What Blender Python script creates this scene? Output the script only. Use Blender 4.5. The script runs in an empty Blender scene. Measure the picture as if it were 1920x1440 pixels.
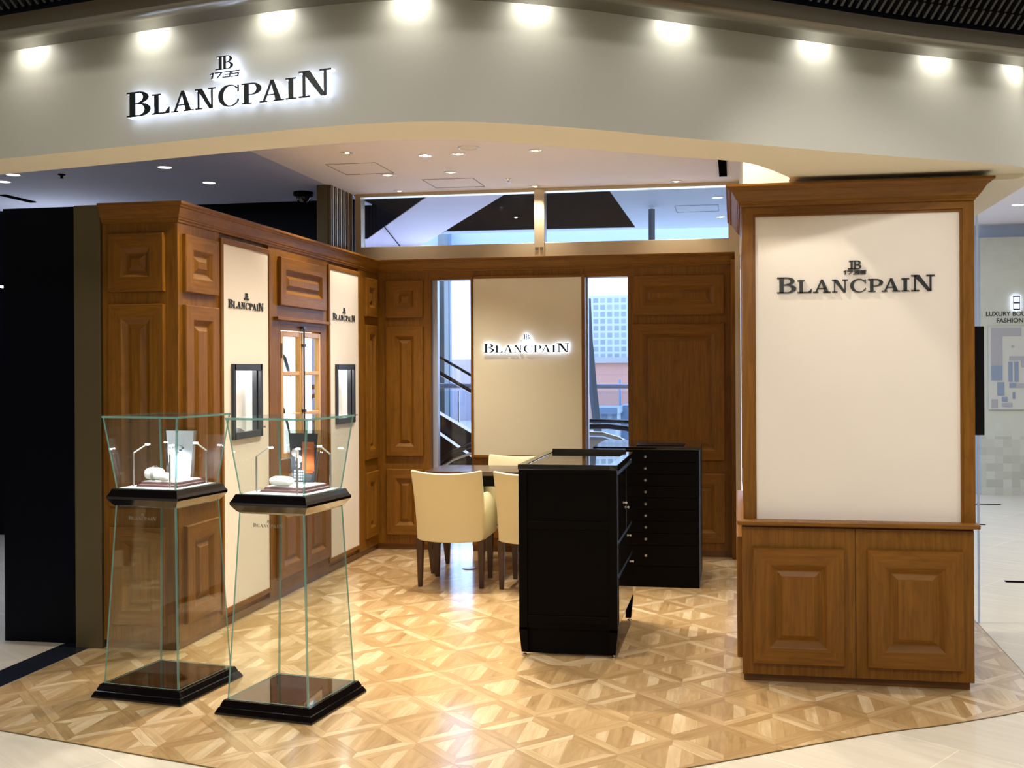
import bpy, bmesh, math, random
from math import sin, cos, pi, sqrt, radians
from mathutils import Vector, Matrix
random.seed(7)
C = bpy.context.scene.collection
SC = bpy.context.scene
# ------------------------------------------------------------------ camera
CAMZ = 1.55
FPX, PX, PY, ROLL = 1989.0, 1035.0, 687.8, 0.0053
TH = math.atan((1376 - PX) / FPX)
Rv = Vector((cos(TH), sin(TH), 0)); Uv = Vector((0, 0, 1)); Fv = Vector((-sin(TH), cos(TH), 0))
rv = (Rv - ROLL * Uv).normalized(); uv_ = (Uv + ROLL * Rv).normalized()
cam_d = bpy.data.cameras.new('camera'); cam = bpy.data.objects.new('camera', cam_d); C.objects.link(cam)
m = Matrix.Identity(4)
for i in range(3):
    m[i][0] = rv[i]; m[i][1] = uv_[i]; m[i][2] = -Fv[i]
m[2][3] = CAMZ
cam.matrix_world = m
cam_d.sensor_width = 36; cam_d.lens = FPX / 1920 * 36
cam_d.shift_x = (960 - PX) / 1920; cam_d.shift_y = (PY - 720) / 1920
cam_d.clip_start = 0.05; cam_d.clip_end = 200
SC.camera = cam
# ------------------------------------------------------------------ world, exposure
w = bpy.data.worlds.new('world'); SC.world = w; w.use_nodes = True
bg = w.node_tree.nodes['Background']
bg.inputs[0].default_value = (0.52, 0.66, 1.0, 1); bg.inputs[1].default_value = 3.6
vs = SC.view_settings
vs.view_transform = 'Standard'; vs.look = 'None'; vs.exposure = 0.42; vs.gamma = 1; vs.use_curve_mapping = False

def light(name, kind, loc, energy, color=(1, 1, 1), aim=None, size=0.1, size_y=None, angle=70, blend=0.6, spread=None):
    d = bpy.data.lights.new(name, kind); d.energy = energy; d.color = color
    if kind == 'SPOT':
        d.spot_size = radians(angle); d.spot_blend = blend; d.shadow_soft_size = size
    elif kind == 'AREA':
        d.shape = 'RECTANGLE'; d.size = size; d.size_y = size_y or size
        if spread: d.spread = radians(spread)
    else:
        d.shadow_soft_size = size
    o = bpy.data.objects.new(name, d); C.objects.link(o); o.location = loc
    aim = aim or (loc[0], loc[1], loc[2] - 1)
    o.rotation_euler = (Vector(aim) - Vector(loc)).to_track_quat('-Z', 'Y').to_euler()
    return o
WARM = (1.0, 0.90, 0.73); NEUT = (1.0, 0.93, 0.82); COOL = (0.80, 0.88, 1.0)
# unseen area lights added as mall hall ambient on the visitor's side
for (x, y, e) in ((-2.6, 1.6, 46), (0.5, 1.6, 42), (3.2, 3.4, 40), (-1.0, -1.5, 46)):
    light('hall_ambient', 'AREA', (x, y, 3.30), e, (1.0, 0.95, 0.89), size=1.2, size_y=1.2)
light('hall_spot', 'SPOT', (0.15, 2.5, 3.25), 90, (1.0, 0.95, 0.90), aim=(.62, 5.3, 1.62), size=.06, angle=36, blend=.7)
light('hall_spot', 'SPOT', (-2.2, 1.9, 3.25), 60, (1.0, 0.95, 0.90), aim=(-2.3, 4.4, .2), size=.06, angle=50, blend=.8)
# corridor on the right and the neighbour on the left
light('corridor_light', 'AREA', (3.2, 9.0, 3.18), 85, (0.93, 0.97, 1.0), size=1.6, size_y=4)
light('corridor_light', 'AREA', (3.0, 5.0, 3.18), 26, (1.0, 0.95, 0.9), size=1.2, size_y=1.6)
light('neighbour_light', 'AREA', (-5.2, 6.6, 2.98), 40, (0.65, 0.75, 1.0), size=1.2, size_y=1.6)
# escalator hall beyond the glass
light('escalator_hall_light', 'AREA', (-1.6, 12.3, 2.4), 32, (0.62, 0.78, 1.0), aim=(-1.6, 9.8, 3.6), size=4.5, size_y=1.0)

# ------------------------------------------------------------------ node helpers / materials
def newmat(name):
    mt = bpy.data.materials.new(name); mt.use_nodes = True
    nt = mt.node_tree; nt.nodes.clear()
    out = nt.nodes.new('ShaderNodeOutputMaterial')
    return mt, nt, out
def nd(nt, t, **kw):
    n = nt.nodes.new(t)
    for k, v in kw.items():
        if k.startswith('i_'):
            key = k[2:]
            key = int(key) if key.isdigit() else key.replace('_', ' ')
            n.inputs[key].default_value = v
        else: setattr(n, k, v)
    return n
def mth(nt, op, a, b=None, c=None):
    n = nt.nodes.new('ShaderNodeMath'); n.operation = op
    for i, v in enumerate((a, b, c)):
        if v is None: continue
        if isinstance(v, (int, float)): n.inputs[i].default_value = v
        else: nt.links.new(v, n.inputs[i])
    return n.outputs[0]
def mixc(nt, f, a, b, typ='MIX'):
    n = nt.nodes.new('ShaderNodeMix'); n.data_type = 'RGBA'; n.blend_type = typ
    for s, v in ((0, f), (6, a), (7, b)):
        if isinstance(v, (int, float)): n.inputs[s].default_value = v
        elif isinstance(v, tuple): n.inputs[s].default_value = v if len(v) == 4 else (*v, 1)
        else: nt.links.new(v, n.inputs[s])
    return n.outputs[2]
def plain(name, col, rough=0.5, metal=0.0, spec=0.5, coat=0.0, noise=0.0, nscale=6.0, bump=0.0, bscale=200, emit=None, estr=0.0):
    mt, nt, out = newmat(name)
    p = nd(nt, 'ShaderNodeBsdfPrincipled'); nt.links.new(p.outputs[0], out.inputs[0])
    p.inputs['Base Color'].default_value = (*col, 1); p.inputs['Roughness'].default_value = rough
    p.inputs['Metallic'].default_value = metal; p.inputs['Specular IOR Level'].default_value = spec
    p.inputs['Coat Weight'].default_value = coat; p.inputs['Coat Roughness'].default_value = 0.08
    tc = nd(nt, 'ShaderNodeTexCoord')
    n = nd(nt, 'ShaderNodeTexNoise'); n.inputs['Scale'].default_value = nscale; n.inputs['Detail'].default_value = 5
    nt.links.new(tc.outputs['Object'], n.inputs['Vector'])
    k = max(noise, 0.015)
    a = tuple(min(1, c * (1 + k)) for c in col); b = tuple(c * (1 - k) for c in col)
    nt.links.new(mixc(nt, n.outputs[0], b, a), p.inputs['Base Color'])
    if bump:
        n2 = nd(nt, 'ShaderNodeTexNoise'); n2.inputs['Scale'].default_value = bscale
        nt.links.new(tc.outputs['Object'], n2.inputs['Vector'])
        bp = nd(nt, 'ShaderNodeBump'); bp.inputs['Strength'].default_value = bump; bp.inputs['Distance'].default_value = 0.002
        nt.links.new(n2.outputs[0], bp.inputs['Height']); nt.links.new(bp.outputs[0], p.inputs['Normal'])
    if emit:
        p.inputs['Emission Color'].default_value = (*emit, 1); p.inputs['Emission Strength'].default_value = estr
    return mt
def wood(name, dark, light_, rough=0.32, coat=0.25, su=2.0, sv=38.0):
    """grain runs along U of the UV map (metres)"""
    mt, nt, out = newmat(name)
    p = nd(nt, 'ShaderNodeBsdfPrincipled'); nt.links.new(p.outputs[0], out.inputs[0])
    uvn = nd(nt, 'ShaderNodeUVMap')
    mp = nd(nt, 'ShaderNodeMapping'); mp.inputs['Scale'].default_value = (su, sv, 1)
    nt.links.new(uvn.outputs[0], mp.inputs[0])
    mp2 = nd(nt, 'ShaderNodeMapping'); mp2.inputs['Scale'].default_value = (1.1, 7.0, 1)
    nt.links.new(uvn.outputs[0], mp2.inputs[0])
    n1 = nd(nt, 'ShaderNodeTexNoise'); n1.inputs['Scale'].default_value = 1.6; n1.inputs['Detail'].default_value = 7; n1.inputs['Distortion'].default_value = 0.6
    nt.links.new(mp.outputs[0], n1.inputs['Vector'])
    n2 = nd(nt, 'ShaderNodeTexNoise'); n2.inputs['Scale'].default_value = 1.2; n2.inputs['Detail'].default_value = 3; n2.inputs['Distortion'].default_value = 1.2
    nt.links.new(mp2.outputs[0], n2.inputs['Vector'])
    rings = mth(nt, 'FRACT', mth(nt, 'MULTIPLY', n2.outputs[0], 6.0))
    rr = mth(nt, 'POWER', mth(nt, 'ABSOLUTE', mth(nt, 'SUBTRACT', mth(nt, 'MULTIPLY', rings, 2.0), 1.0)), 3.0)
    f = mth(nt, 'ADD', mth(nt, 'MULTIPLY', n1.outputs[0], 1.5), -0.30)
    c1 = mixc(nt, f, dark, light_)
    c2 = mixc(nt, mth(nt, 'MULTIPLY', rr, 0.28), c1, tuple(d * 0.55 for d in dark))
    nt.links.new(c2, p.inputs['Base Color'])
    p.inputs['Roughness'].default_value = rough; p.inputs['Coat Weight'].default_value = coat; p.inputs['Coat Roughness'].default_value = 0.18
    p.inputs['Specular IOR Level'].default_value = 0.3
    bp = nd(nt, 'ShaderNodeBump'); bp.inputs['Strength'].default_value = 0.05; bp.inputs['Distance'].default_value = 0.002
    nt.links.new(n1.outputs[0], bp.inputs['Height']); nt.links.new(bp.outputs[0], p.inputs['Normal'])
    return mt
def emission(name, col, s):
    mt, nt, out = newmat(name)
    e = nd(nt, 'ShaderNodeEmission'); e.inputs[0].default_value = (*col, 1); e.inputs[1].default_value = s
    nt.links.new(e.outputs[0], out.inputs[0]); return mt
def glass(name, tint=(0.97, 0.99, 0.98), f0=0.04, mx=1.0):
    mt, nt, out = newmat(name)
    lw = nd(nt, 'ShaderNodeLayerWeight'); lw.inputs[0].default_value = 0.5
    f = mth(nt, 'ADD', mth(nt, 'MULTIPLY', mth(nt, 'POWER', lw.outputs['Facing'], 4.0), 0.9 * mx), f0)
    t = nd(nt, 'ShaderNodeBsdfTransparent'); t.inputs[0].default_value = (*tint, 1)
    g = nd(nt, 'ShaderNodeBsdfGlossy'); g.inputs['Roughness'].default_value = 0.0
    mx_ = nd(nt, 'ShaderNodeMixShader'); nt.links.new(f, mx_.inputs[0]); nt.links.new(t.outputs[0], mx_.inputs[1]); nt.links.new(g.outputs[0], mx_.inputs[2])
    nt.links.new(mx_.outputs[0], out.inputs[0]); return mt
def glass_edge(name):
    mt, nt, out = newmat(name)
    t = nd(nt, 'ShaderNodeBsdfTransparent'); t.inputs[0].default_value = (0.55, 0.80, 0.74, 1)
    p = nd(nt, 'ShaderNodeBsdfPrincipled'); p.inputs['Base Color'].default_value = (0.24, 0.46, 0.42, 1); p.inputs['Roughness'].default_value = 0.12
    p.inputs['Specular IOR Level'].default_value = 0.9
    mx_ = nd(nt, 'ShaderNodeMixShader'); mx_.inputs[0].default_value = 0.6
    nt.links.new(t.outputs[0], mx_.inputs[1]); nt.links.new(p.outputs[0], mx_.inputs[2]); nt.links.new(mx_.outputs[0], out.inputs[0]); return mt

def parquet(name):
    mt, nt, out = newmat(name)
    p = nd(nt, 'ShaderNodeBsdfPrincipled'); nt.links.new(p.outputs[0], out.inputs[0])
    tc = nd(nt, 'ShaderNodeTexCoord'); sp = nd(nt, 'ShaderNodeSeparateXYZ'); nt.links.new(tc.outputs['Object'], sp.inputs[0])
    X = mth(nt, 'ADD', sp.outputs[0], 0.2382 + 10 * 0.417); Y = mth(nt, 'ADD', sp.outputs[1], -4.378 + 10 * 0.4)
    a = mth(nt, 'DIVIDE', X, 0.4152); b = mth(nt, 'DIVIDE', Y, 0.4035)
    U = mth(nt, 'ADD', a, b); V = mth(nt, 'SUBTRACT', b, a)
    iu = mth(nt, 'FLOOR', U); iv = mth(nt, 'FLOOR', V); fu = mth(nt, 'FRACT', U); fv = mth(nt, 'FRACT', V)
    # left/right triangle of the rhombus
    side = mth(nt, 'GREATER_THAN', fu, fv)
    dU0 = fu; dU1 = mth(nt, 'SUBTRACT', 1.0, fu); dV0 = fv; dV1 = mth(nt, 'SUBTRACT', 1.0, fv)
    mU = mth(nt, 'MINIMUM', dU0, dU1); mV = mth(nt, 'MINIMUM', dV0, dV1)
    mn = mth(nt, 'MINIMUM', mU, mV)
    strip = mth(nt, 'LESS_THAN', mn, 0.155)
    isU = mth(nt, 'LESS_THAN', mU, mV)
    hiU = mth(nt, 'GREATER_THAN', fu, 0.5); hiV = mth(nt, 'GREATER_THAN', fv, 0.5)
    eid = mth(nt, 'ADD', mth(nt, 'MULTIPLY', isU, mth(nt, 'ADD', hiU, 1.0)), mth(nt, 'MULTIPLY', mth(nt, 'SUBTRACT', 1.0, isU), mth(nt, 'ADD', hiV, 3.0)))
    rel = mth(nt, 'FLOOR', mth(nt, 'DIVIDE', mth(nt, 'ADD', mth(nt, 'MULTIPLY', mth(nt, 'SUBTRACT', fu, fv), 0.2076), 1.0), 0.052))
    pid = mth(nt, 'ADD', rel, 20.0)
    ident = mth(nt, 'ADD', mth(nt, 'MULTIPLY', strip, eid), mth(nt, 'MULTIPLY', mth(nt, 'SUBTRACT', 1.0, strip), pid))
    cb = nd(nt, 'ShaderNodeCombineXYZ'); nt.links.new(iu, cb.inputs[0]); nt.links.new(iv, cb.inputs[1]); nt.links.new(ident, cb.inputs[2])
    wn = nd(nt, 'ShaderNodeTexWhiteNoise'); wn.noise_dimensions = '3D'; nt.links.new(cb.outputs[0], wn.inputs['Vector'])
    rnd = wn.outputs['Value']
    # grain: strips along their edge, planks along Y
    def grain(sx, sy, rot):
        mp = nd(nt, 'ShaderNodeMapping'); mp.vector_type = 'TEXTURE'; mp.inputs['Rotation'].default_value = (0, 0, rot)
        mp.inputs['Scale'].default_value = (1 / sx, 1 / sy, 1)
        nt.links.new(tc.outputs['Object'], mp.inputs[0])
        n = nd(nt, 'ShaderNodeTexNoise'); n.noise_dimensions = '4D'; n.inputs['Scale'].default_value = 1.0; n.inputs['Detail'].default_value = 5; n.inputs['Distortion'].default_value = 0.9
        nt.links.new(mp.outputs[0], n.inputs['Vector']); nt.links.new(mth(nt, 'MULTIPLY', rnd, 40.0), n.inputs['W'])
        return n.outputs[0]
    gY = grain(34, 5, 0); gA = grain(5, 50, radians(-44.2)); gB = grain(5, 50, radians(44.2))
    # edges with constant U run along direction (-,+): grain gA ; constant V run (+,+): gB
    def mixv(f, x, y): return mth(nt, 'ADD', mth(nt, 'MULTIPLY', f, y), mth(nt, 'MULTIPLY', mth(nt, 'SUBTRACT', 1.0, f), x))
    gs = mixv(isU, gB, gA); g = mixv(strip, gY, gs)
    t = mth(nt, 'ADD', mth(nt, 'MULTIPLY', mth(nt, 'POWER', rnd, 1.4), 0.62), mth(nt, 'MULTIPLY', g, 0.85)); t = mth(nt, 'SUBTRACT', t, 0.14)
    cr = nd(nt, 'ShaderNodeValToRGB'); nt.links.new(t, cr.inputs[0])
    el = cr.color_ramp.elements
    el[0].position = 0.02; el[0].color = (0.28, 0.160, 0.058, 1)
    el[1].position = 1.0; el[1].color = (0.80, 0.63, 0.40, 1)
    e = cr.color_ramp.elements.new(0.28); e.color = (0.44, 0.278, 0.120, 1)
    e = cr.color_ramp.elements.new(0.65); e.color = (0.58, 0.395, 0.195, 1)
    # seams
    d1 = mth(nt, 'LESS_THAN', mn, 0.006)
    d2 = mth(nt, 'LESS_THAN', mth(nt, 'ABSOLUTE', mth(nt, 'SUBTRACT', mn, 0.155)), 0.005)
    dd = mth(nt, 'MAXIMUM', d1, d2)
    col = mixc(nt, mth(nt, 'MULTIPLY', dd, 0.35), cr.outputs[0], (0.20, 0.09, 0.03))
    nt.links.new(col, p.inputs['Base Color'])
    p.inputs['Roughness'].default_value = 0.28; p.inputs['Coat Weight'].default_value = 1.0; p.inputs['Coat Roughness'].default_value = 0.13
    return mt
def marble(name, a, b, tile=(1.2, 0.6), rot=0.6):
    mt, nt, out = newmat(name)
    p = nd(nt, 'ShaderNodeBsdfPrincipled'); nt.links.new(p.outputs[0], out.inputs[0])
    tc = nd(nt, 'ShaderNodeTexCoord')
    mp = nd(nt, 'ShaderNodeMapping'); mp.inputs['Rotation'].default_value = (0, 0, rot); nt.links.new(tc.outputs['Object'], mp.inputs[0])
    mp2 = nd(nt, 'ShaderNodeMapping'); mp2.inputs['Scale'].default_value = (1.2, 14, 1); nt.links.new(mp.outputs[0], mp2.inputs[0])
    n = nd(nt, 'ShaderNodeTexNoise'); n.inputs['Scale'].default_value = 1.5; n.inputs['Detail'].default_value = 6; n.inputs['Distortion'].default_value = 1.0
    nt.links.new(mp2.outputs[0], n.inputs['Vector'])
    br = nd(nt, 'ShaderNodeTexBrick'); nt.links.new(mp.outputs[0], br.inputs['Vector'])
    br.inputs['Scale'].default_value = 1; br.inputs['Mortar Size'].default_value = 0.002; br.inputs['Brick Width'].default_value = tile[0]; br.inputs['Row Height'].default_value = tile[1]
    br.inputs['Color1'].default_value = (1, 1, 1, 1); br.inputs['Color2'].default_value = (0.93, 0.93, 0.93, 1); br.inputs['Mortar'].default_value = (1.25, 1.25, 1.25, 1)
    c = mixc(nt, n.outputs[0], a, b); c = mixc(nt, 1.0, c, br.outputs[0], 'MULTIPLY')
    nt.links.new(c, p.inputs['Base Color']); p.inputs['Roughness'].default_value = 0.16
    return mt
def bricks(name, c1, c2, mortar, bw, rh, ms, rough=0.7, offset=0.0):
    mt, nt, out = newmat(name)
    p = nd(nt, 'ShaderNodeBsdfPrincipled'); nt.links.new(p.outputs[0], out.inputs[0])
    tc = nd(nt, 'ShaderNodeTexCoord'); sp = nd(nt, 'ShaderNodeSeparateXYZ'); nt.links.new(tc.outputs['Object'], sp.inputs[0])
    cb = nd(nt, 'ShaderNodeCombineXYZ'); nt.links.new(sp.outputs[0], cb.inputs[0]); nt.links.new(sp.outputs[2], cb.inputs[1])
    br = nd(nt, 'ShaderNodeTexBrick'); nt.links.new(cb.outputs[0], br.inputs['Vector']); br.offset = offset
    br.inputs['Scale'].default_value = 1; br.inputs['Mortar Size'].default_value = ms; br.inputs['Brick Width'].default_value = bw; br.inputs['Row Height'].default_value = rh
    br.inputs['Mortar Smooth'].default_value = 0.3
    br.inputs['Color1'].default_value = (*c1, 1); br.inputs['Color2'].default_value = (*c2, 1); br.inputs['Mortar'].default_value = (*mortar, 1)
    nt.links.new(br.outputs[0], p.inputs['Base Color']); p.inputs['Roughness'].default_value = rough
    return mt
def checks(name, a, b, s):
    mt, nt, out = newmat(name)
    p = nd(nt, 'ShaderNodeBsdfPrincipled'); nt.links.new(p.outputs[0], out.inputs[0])
    tc = nd(nt, 'ShaderNodeTexCoord'); sp = nd(nt, 'ShaderNodeSeparateXYZ'); nt.links.new(tc.outputs['Object'], sp.inputs[0])
    cb = nd(nt, 'ShaderNodeCombineXYZ')
    nt.links.new(mth(nt, 'FLOOR', mth(nt, 'DIVIDE', sp.outputs[0], s)), cb.inputs[0]); nt.links.new(mth(nt, 'FLOOR', mth(nt, 'DIVIDE', sp.outputs[2], s)), cb.inputs[1])
    wn = nd(nt, 'ShaderNodeTexWhiteNoise'); nt.links.new(cb.outputs[0], wn.inputs['Vector'])
    low = mth(nt, 'LESS_THAN', sp.outputs[2], 0.70)
    f = mth(nt, 'MULTIPLY', wn.outputs['Value'], mth(nt, 'ADD', mth(nt, 'MULTIPLY', low, 0.8), 0.2))
    nt.links.new(mixc(nt, f, a, b), p.inputs['Base Color']); p.inputs['Roughness'].default_value = 0.35
    return mt

M = {}
M['wood'] = wood('cherry_wood', (0.138, 0.052, 0.0035), (0.262, 0.109, 0.010), rough=0.40, coat=0.0)
M['wood_d'] = wood('cherry_wood_plinth', (0.12, 0.045, 0.010), (0.20, 0.085, 0.02))
M['wood_leg'] = wood('brown_leg_wood', (0.040, 0.016, 0.008), (0.07, 0.03, 0.015))
M['desk'] = wood('dark_desk_wood', (0.05, 0.025, 0.018), (0.10, 0.055, 0.04), rough=0.22)
M['pine'] = wood('light_window_wood', (0.50, 0.26, 0.07), (0.66, 0.38, 0.12))
M['cream'] = plain('cream_panel_paint', (0.78, 0.71, 0.62), 0.55, noise=0.04, nscale=2.5)
M['black'] = plain('black_lacquer', (0.0025, 0.0017, 0.0014), 0.42, spec=0.06)
M['piano'] = plain('black_gloss_lacquer', (0.006, 0.0045, 0.0045), 0.07, spec=0.8, coat=0.5)
M['mirror_brown'] = plain('brown_tinted_mirror', (0.30, 0.24, 0.22), 0.02, metal=1.0)
M['chrome'] = plain('polished_chrome', (0.80, 0.80, 0.80), 0.08, metal=1.0)
M['steel'] = plain('brushed_steel', (0.62, 0.62, 0.60), 0.3, metal=1.0)
M['brass'] = plain('dark_bronze', (0.20, 0.14, 0.06), 0.38, metal=0.7)
M['gold'] = plain('champagne_metal', (0.60, 0.50, 0.34), 0.34, metal=0.75, noise=0.12, nscale=4)
M['bronze'] = plain('olive_bronze', (0.13, 0.10, 0.045), 0.45, metal=0.4)
M['fascia'] = plain('grey_fascia_paint', (0.50, 0.49, 0.42), 0.5, noise=0.015)
M['upper'] = plain('taupe_satin_metal', (0.17, 0.15, 0.11), 0.22, metal=0.55)
M['soffit'] = plain('warm_cream_plaster', (0.76, 0.71, 0.56), 0.7)
M['ceil'] = plain('ceiling_plaster', (0.82, 0.77, 0.79), 0.8)
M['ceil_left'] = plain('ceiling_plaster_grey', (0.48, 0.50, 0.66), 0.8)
M['darkfin'] = plain('dark_ceiling_fins', (0.012, 0.012, 0.011), 0.45)
M['void'] = plain('black_ceiling_void', (0.0035, 0.004, 0.006), 0.9, spec=0.0)
M['navy'] = plain('navy_panel', (0.0015, 0.002, 0.005), 0.45, spec=0.1)
M['navyframe'] = plain('dark_navy_frame', (0.025, 0.03, 0.042), 0.35)
M['leather'] = plain('cream_leather', (0.67, 0.60, 0.37), 0.45, bump=0.15, bscale=350, noise=0.02)
M['ink'] = plain('black_lettering', (0.010, 0.014, 0.012), 0.4)
M['etch'] = plain('grey_etched_lettering', (0.22, 0.19, 0.15), 0.5)
M['halo'] = emission('white_led_acrylic', (0.62, 0.72, 1.0), 4.2)
M['led'] = emission('white_led', (0.95, 0.97, 1.0), 60.0)
M['lampglow'] = emission('warm_lamp_glow', (1.0, 0.80, 0.52), 1.6)
M['coolglow'] = emission('cool_lamp_glow', (0.85, 0.93, 1.0), 8.0)
M['backlit'] = emission('backlit_display_panel', (1.0, 0.98, 0.88), 1.7)
M['white'] = plain('white_fabric', (0.85, 0.84, 0.82), 0.7)
M['whiteplastic'] = plain('white_plastic', (0.8, 0.8, 0.8), 0.4)
M['burgundy'] = plain('burgundy_brown_leather', (0.09, 0.045, 0.045), 0.35)
M['glass'] = glass('clear_glass'); M['edge'] = glass_edge('green_glass_edge')
M['winglass'] = glass('window_glass', (0.90, 0.94, 0.97), 0.03, 0.6)
M['topglass'] = glass('counter_top_glass', (0.75, 0.75, 0.72), 0.10)
M['parquet'] = parquet('triangle_parquet')
M['tile'] = marble('beige_marble_tile', (0.62, 0.55, 0.44), (0.78, 0.72, 0.61))
M['blackstone'] = plain('black_stone', (0.014, 0.017, 0.026), 0.12, noise=0.3, nscale=3)
M['wall8'] = checks('pale_patterned_wall', (0.60, 0.62, 0.54), (0.46, 0.47, 0.40), 0.095)
M['bluewall'] = plain('pale_blue_wall', (0.52, 0.64, 0.86), 0.6)
M['pink'] = plain('pale_mauve_panel', (0.66, 0.55, 0.72), 0.6)
M['ceil_blue'] = plain('pale_blue_ceiling', (0.42, 0.50, 0.68), 0.7)
M['hallwall'] = plain('hall_wall_plaster', (0.42, 0.38, 0.31), 0.8)
M['mapbase'] = plain('map_board', (0.60, 0.61, 0.56), 0.4)
M['mapgrey'] = plain('map_grey', (0.40, 0.40, 0.43), 0.4)
M['mapblue'] = plain('map_blue', (0.25, 0.31, 0.44), 0.4)
M['steelblue'] = plain('blue_grey_steel', (0.16, 0.22, 0.30), 0.4, metal=0.2)
M['rubber'] = plain('black_rubber', (0.012, 0.012, 0.018), 0.3)
M['blocks'] = bricks('glass_block_wall', (0.20, 0.25, 0.27), (0.29, 0.34, 0.35), (0.42, 0.46, 0.47), 0.172, 0.172, 0.030, 0.2)
M['brick'] = bricks('pink_brick', (0.42, 0.23, 0.18), (0.44, 0.24, 0.19), (0.38, 0.20, 0.17), .9, 0.45, 0.012)
M['pinkwall'] = plain('pale_pink_building', (0.36, 0.31, 0.35), 0.8)
M['redcloth'] = plain('dark_red_display', (0.12, 0.006, 0.005), 0.5)
M['skirt'] = emission('escalator_skirt_glow', (0.75, 0.85, 1.0), 0.9)
M['cream_back'] = plain('cream_back_panel_paint', (0.72, 0.655, 0.49), 0.55, noise=0.04, nscale=2.5)
M['acrylic'] = glass('clear_acrylic', (0.93, 0.96, 0.97), 0.14)
M['screen'] = plain('black_screen', (0.004, 0.004, 0.005), 0.15)

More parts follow.
